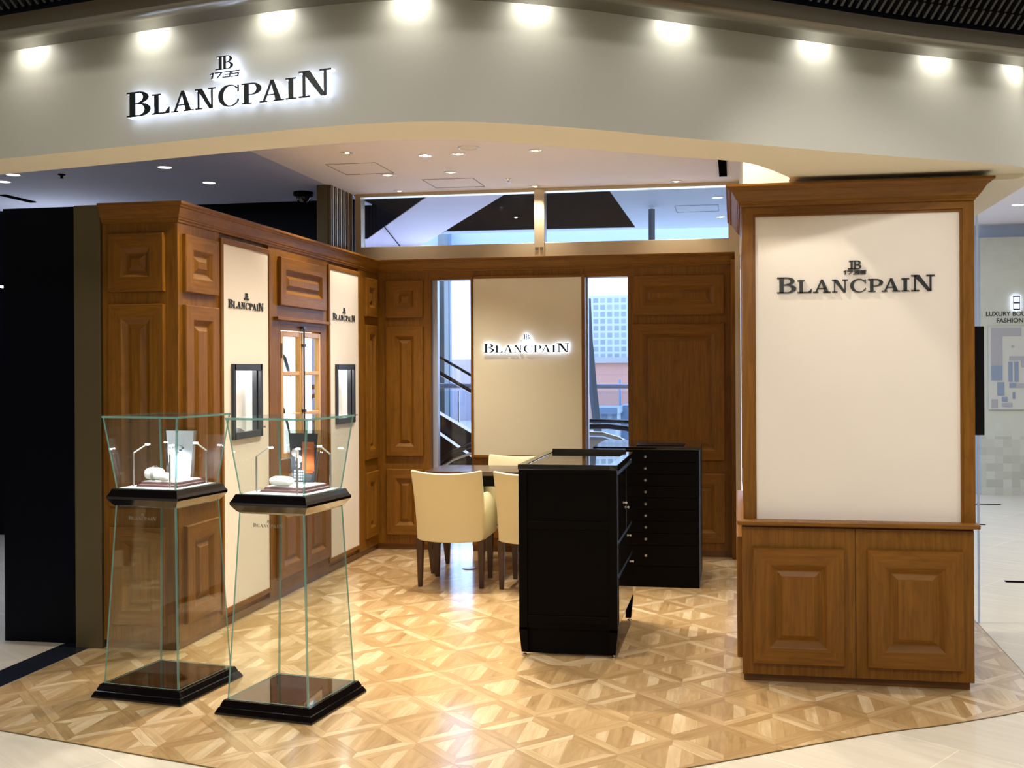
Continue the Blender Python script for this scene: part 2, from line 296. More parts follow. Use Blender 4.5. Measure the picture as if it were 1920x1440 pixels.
# ------------------------------------------------------------------ mesh builder
class MB:
    def __init__(s): s.v = []; s.f = []; s.uv = []; s.mi = []; s.k = random.uniform(0, 50)
    def face(s, pts, uvs=None, mi=0):
        b = len(s.v); s.v += [tuple(p) for p in pts]; s.f.append(tuple(range(b, b + len(pts))))
        s.uv.append(uvs or [(0, 0)] * len(pts)); s.mi.append(mi)
    def rnd(s): return random.uniform(0, 40), random.uniform(0, 40)
    def box(s, x0, x1, y0, y1, z0, z1, mi=0, grain=None):
        if x0 > x1: x0, x1 = x1, x0
        if y0 > y1: y0, y1 = y1, y0
        if z0 > z1: z0, z1 = z1, z0
        P = [(x0, y0, z0), (x1, y0, z0), (x1, y1, z0), (x0, y1, z0), (x0, y0, z1), (x1, y0, z1), (x1, y1, z1), (x0, y1, z1)]
        d = {'x': x1 - x0, 'y': y1 - y0, 'z': z1 - z0}
        g = grain or max(d, key=d.get)
        a = 'xyz'.index(g); ou, ov = s.rnd()
        for q in ((0, 3, 2, 1), (4, 5, 6, 7), (0, 1, 5, 4), (1, 2, 6, 5), (2, 3, 7, 6), (3, 0, 4, 7)):
            pts = [P[i] for i in q]
            ax = [k for k in range(3) if max(p[k] for p in pts) - min(p[k] for p in pts) > 1e-9]
            u = a if a in ax else (ax[0] if ax else 0)
            vv = [k for k in ax if k != u]; vv = vv[0] if vv else u
            s.face(pts, [(p[u] + ou, p[vv] + ov) for p in pts], mi)
        return s
    def loft(s, rings, closed=True, cap=True, mi=0):
        ou, ov = s.rnd(); n = len(rings[0]); L = 0
        lens = [0]
        for i in range(1, n + 1):
            lens.append(lens[-1] + (Vector(rings[0][i % n]) - Vector(rings[0][i - 1])).length)
        for r in range(len(rings) - 1):
            dl = (Vector(rings[r + 1][0]) - Vector(rings[r][0])).length
            for i in range(n if closed else n - 1):
                j = (i + 1) % n
                s.face([rings[r][i], rings[r][j], rings[r + 1][j], rings[r + 1][i]],
                       [(L + ou, lens[i] + ov), (L + ou, lens[i + 1] + ov), (L + dl + ou, lens[i + 1] + ov), (L + dl + ou, lens[i] + ov)], mi)
            L += dl
        if cap:
            s.face(list(reversed(rings[0])), [(p[0] + ou, p[1] + p[2] + ov) for p in reversed(rings[0])], mi)
            s.face(rings[-1], [(p[0] + ou, p[1] + p[2] + ov) for p in rings[-1]], mi)
        return s
    def lathe(s, prof, c=(0, 0, 0), n=20, mi=0, cap=True):
        rings = [[(c[0] + r * cos(2 * pi * i / n), c[1] + r * sin(2 * pi * i / n), c[2] + z) for i in range(n)] for r, z in prof]
        return s.loft(rings, True, cap, mi)
    def tube(s, pts, r, n=8, mi=0, cap=True):
        rings = []; pts = [Vector(p) for p in pts]
        for i, p in enumerate(pts):
            t = (pts[min(i + 1, len(pts) - 1)] - pts[max(i - 1, 0)]).normalized()
            a = t.cross(Vector((0, 0, 1)));
            if a.length < 1e-3: a = t.cross(Vector((0, 1, 0)))
            a.normalize(); b = a.cross(t)
            rr = r[i] if isinstance(r, (list, tuple)) else r
            rings.append([tuple(p + a * (rr * cos(2 * pi * k / n)) + b * (rr * sin(2 * pi * k / n))) for k in range(n)])
        return s.loft(rings, True, cap, mi)
    def prism(s, poly, z0, z1, mi=0, mside=None):
        n = len(poly); ou, ov = s.rnd()
        s.face([(x, y, z1) for x, y in poly], [(x + ou, y + ov) for x, y in poly], mi)
        s.face([(x, y, z0) for x, y in reversed(poly)], [(x + ou, y + ov) for x, y in reversed(poly)], mi)
        for i in range(n):
            j = (i + 1) % n; (xa, ya), (xb, yb) = poly[i], poly[j]
            s.face([(xa, ya, z0), (xb, yb, z0), (xb, yb, z1), (xa, ya, z1)], None, mi if mside is None else mside)
        return s
    def obj(s, name, mats, parent=None, bevel=0, smooth=False, seg=2, loc=None):
        me = bpy.data.meshes.new(name); me.from_pydata(s.v, [], s.f)
        ul = me.uv_layers.new(name='UVMap'); i = 0
        for pu in s.uv:
            for u in pu: ul.data[i].uv = u; i += 1
        if not isinstance(mats, (list, tuple)): mats = [mats]
        for mt in mats: me.materials.append(mt)
        for p, k in zip(me.polygons, s.mi): p.material_index = k
        bm = bmesh.new(); bm.from_mesh(me); bmesh.ops.remove_doubles(bm, verts=bm.verts, dist=1e-5)
        bmesh.ops.recalc_face_normals(bm, faces=bm.faces); bm.to_mesh(me); bm.free()
        if smooth:
            for p in me.polygons: p.use_smooth = True
        o = bpy.data.objects.new(name, me); C.objects.link(o)
        if bevel:
            md = o.modifiers.new('bevel', 'BEVEL'); md.width = bevel; md.segments = seg; md.limit_method = 'ANGLE'; md.angle_limit = radians(40)
        if parent: o.parent = parent
        if loc: o.location = loc
        return o
def tag(o, label=None, cat=None, group=None, kind=None):
    if label: o['label'] = label
    if cat: o['category'] = cat
    if group: o['group'] = group
    if kind: o['kind'] = kind
    return o
def thing(name, label, cat, loc=(0, 0, 0), rz=0, group=None, kind=None):
    o = bpy.data.objects.new(name, None); C.objects.link(o); o.empty_display_size = 0.1
    o.location = loc; o.rotation_euler = (0, 0, rz); return tag(o, label, cat, group, kind)
def P(o, name=None):   # make world-built part local to a parent at non-zero location
    return o
def bx(name, mats, x0, x1, y0, y1, z0, z1, parent=None, bevel=0, grain=None):
    return MB().box(x0, x1, y0, y1, z0, z1, grain=grain).obj(name, mats, parent, bevel)
def struct(o, label, cat=None):
    return tag(o, label, cat, kind='structure')
def copy_tree(o, parent=None):
    c = o.copy(); C.objects.link(c); c.parent = parent
    for ch in list(o.children): copy_tree(ch, c)
    return c

# frames for walls: map local (a, h, d) -> world ; a along wall, h up, d outwards
def fr_front(y): return lambda a, h, d: (a, y - d, h)          # faces -Y
def fr_side(x): return lambda a, h, d: (x + d, a, h)           # faces +X
def fr_left(x): return lambda a, h, d: (x - d, a, h)           # faces -X
PROF = [(0, 0), (0, .020), (.004, .025), (.079, .025), (.084, .023), (.110, .004), (.116, .004), (.138, .016), (.141, .019)]
def raised_panel(fr, a0, a1, h0, h1, parent, name='raised_panel', prof=PROF, mat=None, lift=0.0):
    mb = MB(); w_ = a1 - a0; hh = h1 - h0; lim = min(w_, hh) / 2 - 0.012
    sc = min(1.0, lim / prof[-1][0])
    pr = [(i * sc, d + lift) for i, d in prof]
    offs = [mb.rnd() for _ in range(5)]
    for k in range(len(pr) - 1):
        (i0, d0), (i1, d1) = pr[k], pr[k + 1]
        R0 = [(a0 + i0, h0 + i0), (a1 - i0, h0 + i0), (a1 - i0, h1 - i0), (a0 + i0, h1 - i0)]
        R1 = [(a0 + i1, h0 + i1), (a1 - i1, h0 + i1), (a1 - i1, h1 - i1), (a0 + i1, h1 - i1)]
        for q in range(4):
            j = (q + 1) % 4; pts = [(*R0[q], d0), (*R0[j], d0), (*R1[j], d1), (*R1[q], d1)]
            ou, ov = offs[q]
            if q in (0, 2): uvs = [(p[0] + ou, p[1] + p[2] + ov) for p in pts]
            else: uvs = [(p[1] + ou, p[0] + p[2] + ov) for p in pts]
            mb.face([fr(*p) for p in pts], uvs)
    i1, d1 = pr[-1]; ou, ov = offs[4]
    pts = [(a0 + i1, h0 + i1), (a1 - i1, h0 + i1), (a1 - i1, h1 - i1), (a0 + i1, h1 - i1)]
    mb.face([fr(*p, d1) for p in pts], [(p[1] + ou, p[0] + ov) for p in pts])
    return mb.obj(name, mat or M['wood'], parent)
def sweep(path, prof, mb=None, z0=0.0, closed=False):
    """path: list (x,y) ; outward = right-hand side of travel; prof: (out, z)"""
    mb = mb or MB(); n = len(path); rings = []
    for i in range(n):
        p = Vector(path[i])
        if closed: a = (p - Vector(path[i - 1])).normalized(); b = (Vector(path[(i + 1) % n]) - p).normalized()
        else:
            a = (p - Vector(path[i - 1])).normalized() if i else None
            b = (Vector(path[i + 1]) - p).normalized() if i < n - 1 else None
            a = a or b; b = b or a
        na = Vector((a.y, -a.x)); nb = Vector((b.y, -b.x)); mm = na + nb
        mm = mm / (mm.dot(na) if abs(mm.dot(na)) > 1e-6 else 1)
        rings.append([(p.x + mm.x * o_, p.y + mm.y * o_, z + z0) for o_, z in prof])
    if closed: rings.append(rings[0])
    mb.loft(rings, True, not closed)
    return mb
def corn(h0, h1, pj):
    H_ = h1 - h0
    f = [(0, 0), (.12, 0), (.16, .10), (.26, .14), (.28, .22), (.34, .25), (.42, .34), (.62, .62), (.68, .70), (.80, .74), (.84, .80), (.98, .86), (1, .90), (1, 1), (-.2, 1), (-.2, 0)]
    return [(a * pj, h0 + b * H_) for a, b in f]

# ------------------------------------------------------------------ lettering
def arc(cx, cy, rx, ry, a0, a1, n=14): return [(cx + rx * cos(radians(a0 + (a1 - a0) * i / n)), cy + ry * sin(radians(a0 + (a1 - a0) * i / n))) for i in range(n + 1)]
def R_(x0, x1, y0, y1): return [(x0, y0), (x1, y0), (x1, y1), (x0, y1)]
def ringq(o_, i_): return [[o_[k], o_[k + 1], i_[k + 1], i_[k]] for k in range(len(o_) - 1)]
def glyph(ch):
    t = .065; q = []
    if ch == 'I': return [R_(.16, .42, 0, 1), R_(0, .58, 0, t), R_(0, .58, 1 - t, 1)], .58
    if ch == 'L': return [R_(.14, .40, 0, 1), R_(0, .54, 1 - t, 1), R_(0, 1.06, 0, t + .01), [(1.06, 0), (1.08, .30), (1.03, .30), (.80, t)]], 1.08
    if ch == 'B':
        q = [R_(.14, .42, 0, 1), R_(0, .6, 0, t), R_(0, .6, 1 - t, 1), R_(.42, .62, .49, .545)]
        q += ringq(arc(.58, .76, .52, .24, -90, 90), arc(.56, .762, .27, .19, -90, 90)); q += ringq(arc(.60, .27, .60, .275, -90, 90), arc(.58, .27, .32, .22, -90, 90))
        return q, 1.18
    if ch == 'P':
        q = [R_(.14, .40, 0, 1), R_(0, .56, 0, t), R_(0, .6, 1 - t, 1), R_(.40, .58, .42, .47)]
        q += ringq(arc(.56, .71, .57, .29, -90, 90), arc(.54, .71, .31, .24, -90, 90)); return q, 1.13
    if ch == 'C':
        q = ringq(arc(.64, .5, .64, .53, 42, 318, 26), arc(.70, .5, .44, .475, 42, 318, 26)); q += [R_(1.10, 1.17, .66, .98), [(1.06, .18), (1.13, .14), (1.19, .30), (1.12, .32)]]
        return q, 1.22
    if ch == 'A':
        return [[(.15, 0), (.27, 0), (.70, .92), (.62, 1.0)], [(.90, 0), (1.22, 0), (.78, 1.02), (.60, 1.02)], R_(.32, 1.0, .30, .355), R_(0, .42, 0, t), R_(.78, 1.37, 0, t)], 1.37
    if ch == 'N':
        return [R_(.15, .25, 0, 1), R_(.96, 1.06, 0, 1), [(.10, 1), (.42, 1), (1.05, 0), (.86, 0)], R_(0, .42, 0, t), R_(0, .36, 1 - t, 1), R_(.80, 1.24, 1 - t, 1)], 1.24
    if ch == 'J': return [R_(.26, .48, 0, 1), R_(0, .48, 0, .09), R_(.10, .48, .91, 1)], .48
    def st(pts, w_=.17):
        r = []
        for a, b in zip(pts, pts[1:]):
            dx, dy = b[0] - a[0], b[1] - a[1]; l = math.hypot(dx, dy); nx, ny = -dy / l * w_ / 2, dx / l * w_ / 2; ex, ey = dx / l * w_ / 2, dy / l * w_ / 2
            r.append([(a[0] + nx - ex, a[1] + ny - ey), (a[0] - nx - ex, a[1] - ny - ey), (b[0] - nx + ex, b[1] - ny + ey), (b[0] + nx + ex, b[1] + ny + ey)])
        return r
    if ch == '1': return st([(.05, .80), (.30, .92), (.30, .08)]), .45
    if ch == '7': return st([(.1, .92), (1.2, .92), (.55, .08)]), 1.3
    if ch == '3': return st([(.1, .92), (1.2, .92), (1.2, .08), (.1, .08)]) + st([(.35, .5), (1.2, .5)]), 1.3
    if ch == '5': return st([(1.25, .92), (.1, .92), (.1, .52), (1.2, .52), (1.2, .08), (.1, .08)]), 1.35
    if ch == '8': return st([(.15, .08), (.85, .08), (.85, .92), (.15, .92), (.15, .08)], .11) + st([(.15, .5), (.85, .5)], .11), 1.0
    return [], .5
def put_glyph(mb, polys, fr, x, y, sx, sy, d0, d1, skew=0.0, mi=0, mside=None, mback=None, grow=0.0):
    for pl in polys:
        pts = [(x + (a + skew * b) * sx, y + b * sy) for a, b in pl]
        if grow:
            cx_ = sum(p[0] for p in pts) / len(pts); cy_ = sum(p[1] for p in pts) / len(pts)
            pts = [(px + (grow if px > cx_ else -grow), py + (grow if py > cy_ else -grow)) for px, py in pts]
        F = [fr(a, b, d1) for a, b in pts]; B = [fr(a, b, d0) for a, b in pts]
        b0 = len(mb.v)
        mb.face(F, None, mi); mb.face(list(reversed(B)), None, mi if mback is None else mback)
        for i in range(len(pts)):
            j = (i + 1) % len(pts); mb.face([B[i], B[j], F[j], F[i]], None, mi if mside is None else mside)
# word layout measured: (char, x offset, width, scale) in units of the total width
WORD = [('B', 0, 120, 102), ('L', 130, 89, 82), ('A', 227, 112, 82), ('N', 347, 100, 82), ('C', 460, 102, 82), ('P', 572, 93, 82), ('A', 657, 113, 82), ('I', 777, 48, 82), ('N', 837, 145, 102)]
def sign(parent, fr, a0, a1, base, lit=False, depth=0.012, standoff=0.004, one=None, mat=None):
    """one: if given, everything goes in one mesh of that name"""
    k = (a1 - a0) / 982.0; mat = mat or M['ink']
    def emit(name, items):
        mb = MB()
        for polys, x, y, sx, sy, sk in items:
            put_glyph(mb, polys, fr, x, y, sx, sy, standoff + (depth if not lit else depth), standoff + depth + (0.004 if lit else 0.0001), sk) if lit else put_glyph(mb, polys, fr, x, y, sx, sy, standoff, standoff + depth, sk)
        o = mb.obj(name, mat, parent)
        if lit:
            mb = MB()
            for polys, x, y, sx, sy, sk in items: put_glyph(mb, polys, fr, x, y, sx, sy, standoff, standoff + depth - 0.0005, sk, grow=0.0003)
            g = mb.obj('led_body', M['halo'], o); tag(g, 'glowing white acrylic body behind the dark face')
        return o
    allit = []; items = []
    for ch, x, w_, h_ in WORD:
        polys, gw = glyph(ch); it = (polys, a0 + x * k, base, w_ * k / gw, h_ * k, 0); allit.append(it)
        if not one: emit('letter', [it])
    pj, gj = glyph('J'); pb, gb = glyph('B')
    em = [(pj, a0 + 447 * k, base + 148 * k, 30 * k / gj, 54 * k, 0), (pb, a0 + 478 * k, base + 148 * k, 52 * k / gb, 54 * k, 0)]
    yr = []; xx = 417
    for ch in '1735':
        g_, w_ = glyph(ch); ww = {'1': 18, '7': 38, '3': 38, '5': 38}[ch]
        yr.append((g_, a0 + xx * k, base + 115 * k, ww * k / w_, 24 * k, .15)); xx += ww + 3
    if one: return emit(one, allit + em + yr)
    emit('emblem', em); emit('year_number', yr)

# ------------------------------------------------------------------ outlines
FASC = [(-6.6, 4.78), (-4.5, 4.37), (-3.11, 4.098), (-2.53, 3.982), (-2.0, 3.875), (-1.62, 3.80), (-1.315, 3.768), (-1.054, 3.788), (-.811, 3.872), (-.55, 4.01), (-.277, 4.19), (.056, 4.405), (.416, 4.635), (.747, 4.825), (.996, 4.96), (1.17, 5.06), (1.30, 5.17), (1.385, 5.32), (1.42, 5.55), (1.425, 6.2), (1.43, 8.7)]
FLOR = [(-3.53, 4.175), (-3.115, 4.088), (-2.529, 3.955), (-2.003, 3.834), (-1.65, 3.76), (-1.3, 3.715), (-1.0, 3.735), (-.7, 3.85), (-.45, 3.97), (-.182, 4.12), (.1, 4.31), (.391, 4.504), (.65, 4.66), (.88, 4.777), (1.11, 4.918), (1.2, 4.976), (1.32, 5.08), (1.40, 5.25), (1.42, 5.6), (1.425, 6.635), (1.43, 8.9)]
def smooth(pts, n=4):
    out = []
    for i in range(len(pts) - 1):
        p0 = Vector(pts[max(i - 1, 0)]); p1 = Vector(pts[i]); p2 = Vector(pts[i + 1]); p3 = Vector(pts[min(i + 2, len(pts) - 1)])
        for k in range(n):
            t = k / n
            out.append(tuple(0.5 * ((2 * p1) + (-p0 + p2) * t + (2 * p0 - 5 * p1 + 4 * p2 - p3) * t * t + (-p0 + 3 * p1 - 3 * p2 + p3) * t ** 3)))
    out.append(tuple(pts[-1])); return out
def offset(path, d):
    r = []; n = len(path)
    for i in range(n):
        a = Vector(path[min(i + 1, n - 1)]) - Vector(path[max(i - 1, 0)]); a.normalize()
        r.append((path[i][0] + a.y * d, path[i][1] - a.x * d))
    return r
FP = smooth(FASC); FL = smooth(FLOR)

# ------------------------------------------------------------------ setting: floors
struct(MB().box(-9, 7, -4, 40, -0.12, 0.0).obj('floor', M['tile']), 'pale beige marble tile floor of the shopping hall', 'floor')
pl = FL + [(-3.53, 8.9)]
struct(MB().prism(pl, 0.0005, 0.003).obj('floor_2', M['parquet']), 'golden oak parquet floor in a triangle pattern inside the boutique', 'floor')
mb = MB()
for a, b, c, d in zip(FL, FL[1:], offset(FL, 0.005), offset(FL, 0.005)[1:]): mb.prism([a, b, d, c], 0.0005, 0.0035)
struct(mb.obj('trim_1', M['brass']), 'thin bronze strip between the parquet and the marble', 'trim')
struct(MB().prism([(-3.715, 3.2), (-3.54, 3.2), (-3.54, 5.45), (-3.735, 5.45)], 0.0005, 0.003).obj('floor_3', M['blackstone']), 'black polished stone strip left of the parquet', 'floor')
# floor slots in the corridor
for i, (x0, x1, y, lb) in enumerate(((2.35, 2.90, 12.38, 'thin dark floor slot nearest the patterned far wall'), (2.05, 2.39, 10.8, 'thin short dark floor slot beside the ledge of the pillar'), (1.90, 2.4, 7.98, 'thin dark floor slot nearest the parquet on the right'))):
    tag(MB().box(x0, x1, y, y + .05, 0.0005, 0.004).obj('floor_slot', M['void']), lb, 'floor slot', 'slots in the corridor floor')

# ------------------------------------------------------------------ setting: fascia, soffit, ceilings
ZS, ZF = 2.458, 2.866
inn = [(-6.6, 5.08), (-4.5, 4.66), (-3.35, 4.43), (-2.59, 4.275), (-2.11, 4.175), (-1.645, 4.09), (-1.28, 4.065), (-1.0, 4.14), (-.60, 4.385), (-.28, 4.60), (.026, 4.79), (.16, 4.99), (.27, 5.25)]
IP = smooth(inn, 3)
mb = MB()
for a, b in zip(FP, FP[1:]):      # curved outer face
    mb.face([(a[0], a[1], ZS - .001), (b[0], b[1], ZS - .001), (b[0], b[1], ZF + .17), (a[0], a[1], ZF + .17)])
struct(mb.obj('wall_front', M['fascia'], smooth=True), 'curved grey fascia above the boutique entrance', 'fascia')
sof = offset(FP, -.004) + [(1.43, 8.9), (.06, 8.9), (.06, 5.36), (.27, 5.36)] + list(reversed(IP))
mb = MB(); mb.prism(sof, ZS, ZS + .02)
for a, b in zip(IP, IP[1:]): mb.face([(a[0], a[1], ZS), (b[0], b[1], ZS), (b[0], b[1], 3.06), (a[0], a[1], 3.06)])
struct(mb.obj('ceiling_2', M['soffit']), 'cream soffit band under the curved fascia', 'ceiling')
struct(MB().box(.05, 1.42, 5.35, 8.69, 2.432, 3.06).obj('wall_right', M['soffit']), 'cream bulkhead above the panelled pillar', 'wall')
cl = list(FP) + [(1.43, 8.74), (-3.22, 8.74), (-3.22, 9.2), (-3.9, 9.2), (-3.9, 5.9)]
cl1 = [p for p in FP] + [(1.43, 8.74), (-3.26, 8.74), (-3.26, 4.5)]
struct(MB().prism([(-3.26, 4.15)] + [p for p in FP if p[0] > -3.26] + [(1.43, 8.74), (-3.26, 8.74)], 3.04, 3.08).obj('ceiling', M['ceil']), 'flat pale ceiling inside the boutique', 'ceiling')
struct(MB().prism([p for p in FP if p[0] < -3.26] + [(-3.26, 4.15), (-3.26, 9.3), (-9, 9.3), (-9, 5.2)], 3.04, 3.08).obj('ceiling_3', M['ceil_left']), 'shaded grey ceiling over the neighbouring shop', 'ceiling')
# upper ledge and dark fin ceiling over the hall
O0 = offset(FP[:-8], 0.12); O1 = offset(FP[:-8], 0.33); O2 = offset(FP[:-8], 0.36)
mb = MB(); A = FP[:-8]
for i in range(len(A) - 1):
    mb.face([(O0[i][0], O0[i][1], ZF), (O0[i + 1][0], O0[i + 1][1], ZF), (O0[i + 1][0], O0[i + 1][1], ZF + .15), (O0[i][0], O0[i][1], ZF + .15)], None, 0)
    mb.face([(A[i][0], A[i][1], ZF + .15), (A[i + 1][0], A[i + 1][1], ZF + .15), (O0[i + 1][0], O0[i + 1][1], ZF + .15), (O0[i][0], O0[i][1], ZF + .15)], None, 0)
    mb.face([(O0[i][0], O0[i][1], ZF), (O0[i + 1][0], O0[i + 1][1], ZF), (O1[i + 1][0], O1[i + 1][1], ZF), (O1[i][0], O1[i][1], ZF)], None, 0)
    mb.face([(O1[i][0], O1[i][1], ZF), (O1[i + 1][0], O1[i + 1][1], ZF), (O2[i + 1][0], O2[i + 1][1], ZF + .045), (O2[i][0], O2[i][1], ZF + .045)], None, 1)
    mb.face([(O2[i][0], O2[i][1], ZF + .045), (O2[i + 1][0], O2[i + 1][1], ZF + .045), (O2[i + 1][0], O2[i + 1][1], 3.42), (O2[i][0], O2[i][1], 3.42)], None, 2)
struct(mb.obj('trim_2', [M['upper'], plain('dark_brown_edge', (0.04, 0.031, 0.014), 0.45), M['void']], smooth=True), 'taupe metal ledge along the top of the fascia', 'ledge')
struct(MB().prism([(-9, -4), (7, -4), (7, 20), (1.43, 20), (1.43, 5.7)] + list(reversed([p for p in FP[:-8]])) + [(-9, 5.3)], 3.42, 3.5).obj('ceiling_4', M['void']), 'black open ceiling over the shopping hall', 'ceiling')
mb = MB(); acc = 0
B_ = O2
for i in range(len(B_) - 1):
    a = Vector(B_[i]); b = Vector(B_[i + 1]); L = (b - a).length; t = (b - a).normalized(); nrm = Vector((t.y, -t.x))
    while acc < L:
        p = a + t * acc + nrm * .015
        for k, (d0, d1, z0, z1) in enumerate(((0, .05, 2.925, 3.06), (.04, .10, 2.965, 3.16), (.09, .2, 3.03, 3.28))):
            q0 = p + nrm * d0; q1 = p + nrm * d1; tt = t * .006
            mb.face([(q0.x - tt.x, q0.y - tt.y, z0), (q1.x - tt.x, q1.y - tt.y, z0 + (.05 if k else .04)), (q1.x - tt.x, q1.y - tt.y, z1 + .08), (q0.x - tt.x, q0.y - tt.y, z1 + .1)])
            mb.face([(q0.x + tt.x, q0.y + tt.y, z0), (q1.x + tt.x, q1.y + tt.y, z0 + (.05 if k else .04)), (q1.x + tt.x, q1.y + tt.y, z1 + .08), (q0.x + tt.x, q0.y + tt.y, z1 + .1)])
            mb.face([(q0.x - tt.x, q0.y - tt.y, z0), (q0.x + tt.x, q0.y + tt.y, z0), (q1.x + tt.x, q1.y + tt.y, z0 + (.05 if k else .04)), (q1.x - tt.x, q1.y - tt.y, z0 + (.05 if k else .04))])
        acc += .036
    acc -= L
struct(mb.obj('ceiling_5', M['darkfin']), 'row of thin dark curved fins hanging under the black hall ceiling', 'ceiling')
# corridor ceiling on the right, other hall walls behind the visitor
struct(MB().box(1.47, 7, 5.9, 13.6, 3.22, 3.30).obj('ceiling_6', M['ceil']), 'pale flat ceiling of the corridor right of the pillar', 'ceiling')
struct(MB().box(1.43, 1.47, 5.9, 13.3, 2.47, 3.3).obj('wall_right_2', M['soffit']), 'cream upstand between the soffit and the corridor ceiling', 'wall')
for nme, b, lb in (('wall_hall_back', (-9, 7, -4.1, -4), 'plain hall wall behind the visitor'), ('wall_hall_left', (-9.1, -9, -4, 14), 'plain hall wall on the far left'), ('wall_hall_right', (7, 7.1, -4, 14), 'plain hall wall on the far right')):
    struct(MB().box(b[0], b[1], b[2], b[3], 0, 3.5).obj(nme, M['hallwall']), lb, 'wall')
# fascia washers
cum = 0
for (x, y) in ((-3.75, 4.24), (-2.92, 4.062), (-2.30, 3.94), (-1.72, 3.82), (-1.17, 3.775), (-.735, 3.905), (-.225, 4.22), (.345, 4.59), (.885, 4.90), (1.28, 5.14)):
    j = min(range(len(FP) - 1), key=lambda i: (Vector(FP[i]) - Vector((x, y))).length)
    t = (Vector(FP[j + 1]) - Vector(FP[j])).normalized(); nn = Vector((t.y, -t.x)); p = Vector(FP[j]) + t * (Vector((x, y)) - Vector(FP[j])).dot(t) + nn * .095
    o = MB().lathe([(.022, 0), (.022, -.05), (.018, -.051), (.016, -.035)], (p.x, p.y, ZF + .15), 20).obj('wall_washer', M['steel'])
    tag(o, 'small round lamp recessed in the slot above the grey fascia', 'downlight', 'lamps along the top of the fascia')
    light('wall_washer_light', 'SPOT', (p.x, p.y, ZF + .085), 1.25, (1.0, 0.98, 0.90), aim=(p.x - nn.x * .06, p.y - nn.y * .06, ZF - .10), size=.02, angle=135, blend=1.0)
    a_ = light('wall_washer_light', 'AREA', (p.x - nn.x * .05, p.y - nn.y * .05, ZF + .07), .34, (1.0, 0.98, 0.90), size=.11, size_y=.015)
    a_.rotation_euler = (0, 0, math.atan2(t.y, t.x))

# ------------------------------------------------------------------ left panelled display wall
lw = thing('display_cabinet', 'long cherry wood panelled display cabinet lining the left side of the boutique', 'cabinet', (0, 0, 0))
mb = MB()
mb.box(-3.45, -3.0, 5.38, 5.86, .05, 2.40, grain='z'); [mb.box(-3.45, -3.02, *b, grain='z') for b in ((5.86, 5.99, .05, 2.40), (6.385, 6.64, .05, 2.40), (5.99, 6.385, .05, 1.14), (5.99, 6.385, 1.558, 2.40))]; mb.box(-3.45, -3.12, 5.99, 6.385, 1.14, 1.558)
# bay with window opening z .9..1.85 , Y 6.68..7.46
mb.box(-3.45, -3.0, 6.53, 6.68, .05, 2.40, grain='z'); mb.box(-3.45, -3.0, 7.46, 7.56, .05, 2.40, grain='z')
mb.box(-3.45, -3.0, 6.68, 7.46, .05, .90, grain='y'); mb.box(-3.45, -3.0, 6.68, 7.46, 1.85, 2.40, grain='y')
[mb.box(-3.45, -3.02, *b, grain='z') for b in ((7.56, 7.68, .05, 2.40), (8.075, 8.22, .05, 2.40), (7.68, 8.075, .05, 1.14), (7.68, 8.075, 1.558, 2.40))]; mb.box(-3.45, -3.12, 7.68, 8.075, 1.14, 1.558); mb.box(-3.45, -3.0, 8.21, 8.68, .05, 2.40, grain='z')
mb.box(-3.45, -3.38, 6.68, 7.46, .9, 1.85)
mb.obj('body', M['wood'], lw)
sweep([(-3.45, 5.38), (-3.0, 5.38), (-3.0, 8.68)][::-1][::-1], corn(2.355, 2.463, .052)).obj('cornice', M['wood'], lw)
bx('plinth', M['wood_d'], -3.44, -3.015, 5.395, 8.68, 0.003, .05, lw)
bx('dust_cover', M['wood_d'], -3.45, -3.02, 5.38, 8.68, 2.40, 2.44, lw)
F1 = fr_front(5.38); S1 = fr_side(-3.0)
for z0, z1 in ((1.977, 2.298), (.79, 1.907), (.14, .68)): raised_panel(F1, -3.405, -3.073, z0, z1, lw)
for a0, a1 in ((5.43, 5.813), (8.345, 8.64)):
    for z0, z1 in ((1.975, 2.296), (.79, 1.904), (.14, .68)): raised_panel(S1, a0, a1, z0, z1, lw)
raised_panel(S1, 6.675, 7.48, 1.972, 2.298, lw)
raised_panel(S1, 6.63, 7.05, .14, .68, lw); raised_panel(S1, 7.09, 7.52, .14, .68, lw)
bx('shelf_ledge', M['wood'], -3.02, -2.965, 6.60, 7.53, 1.872, 1.893, lw, .003)
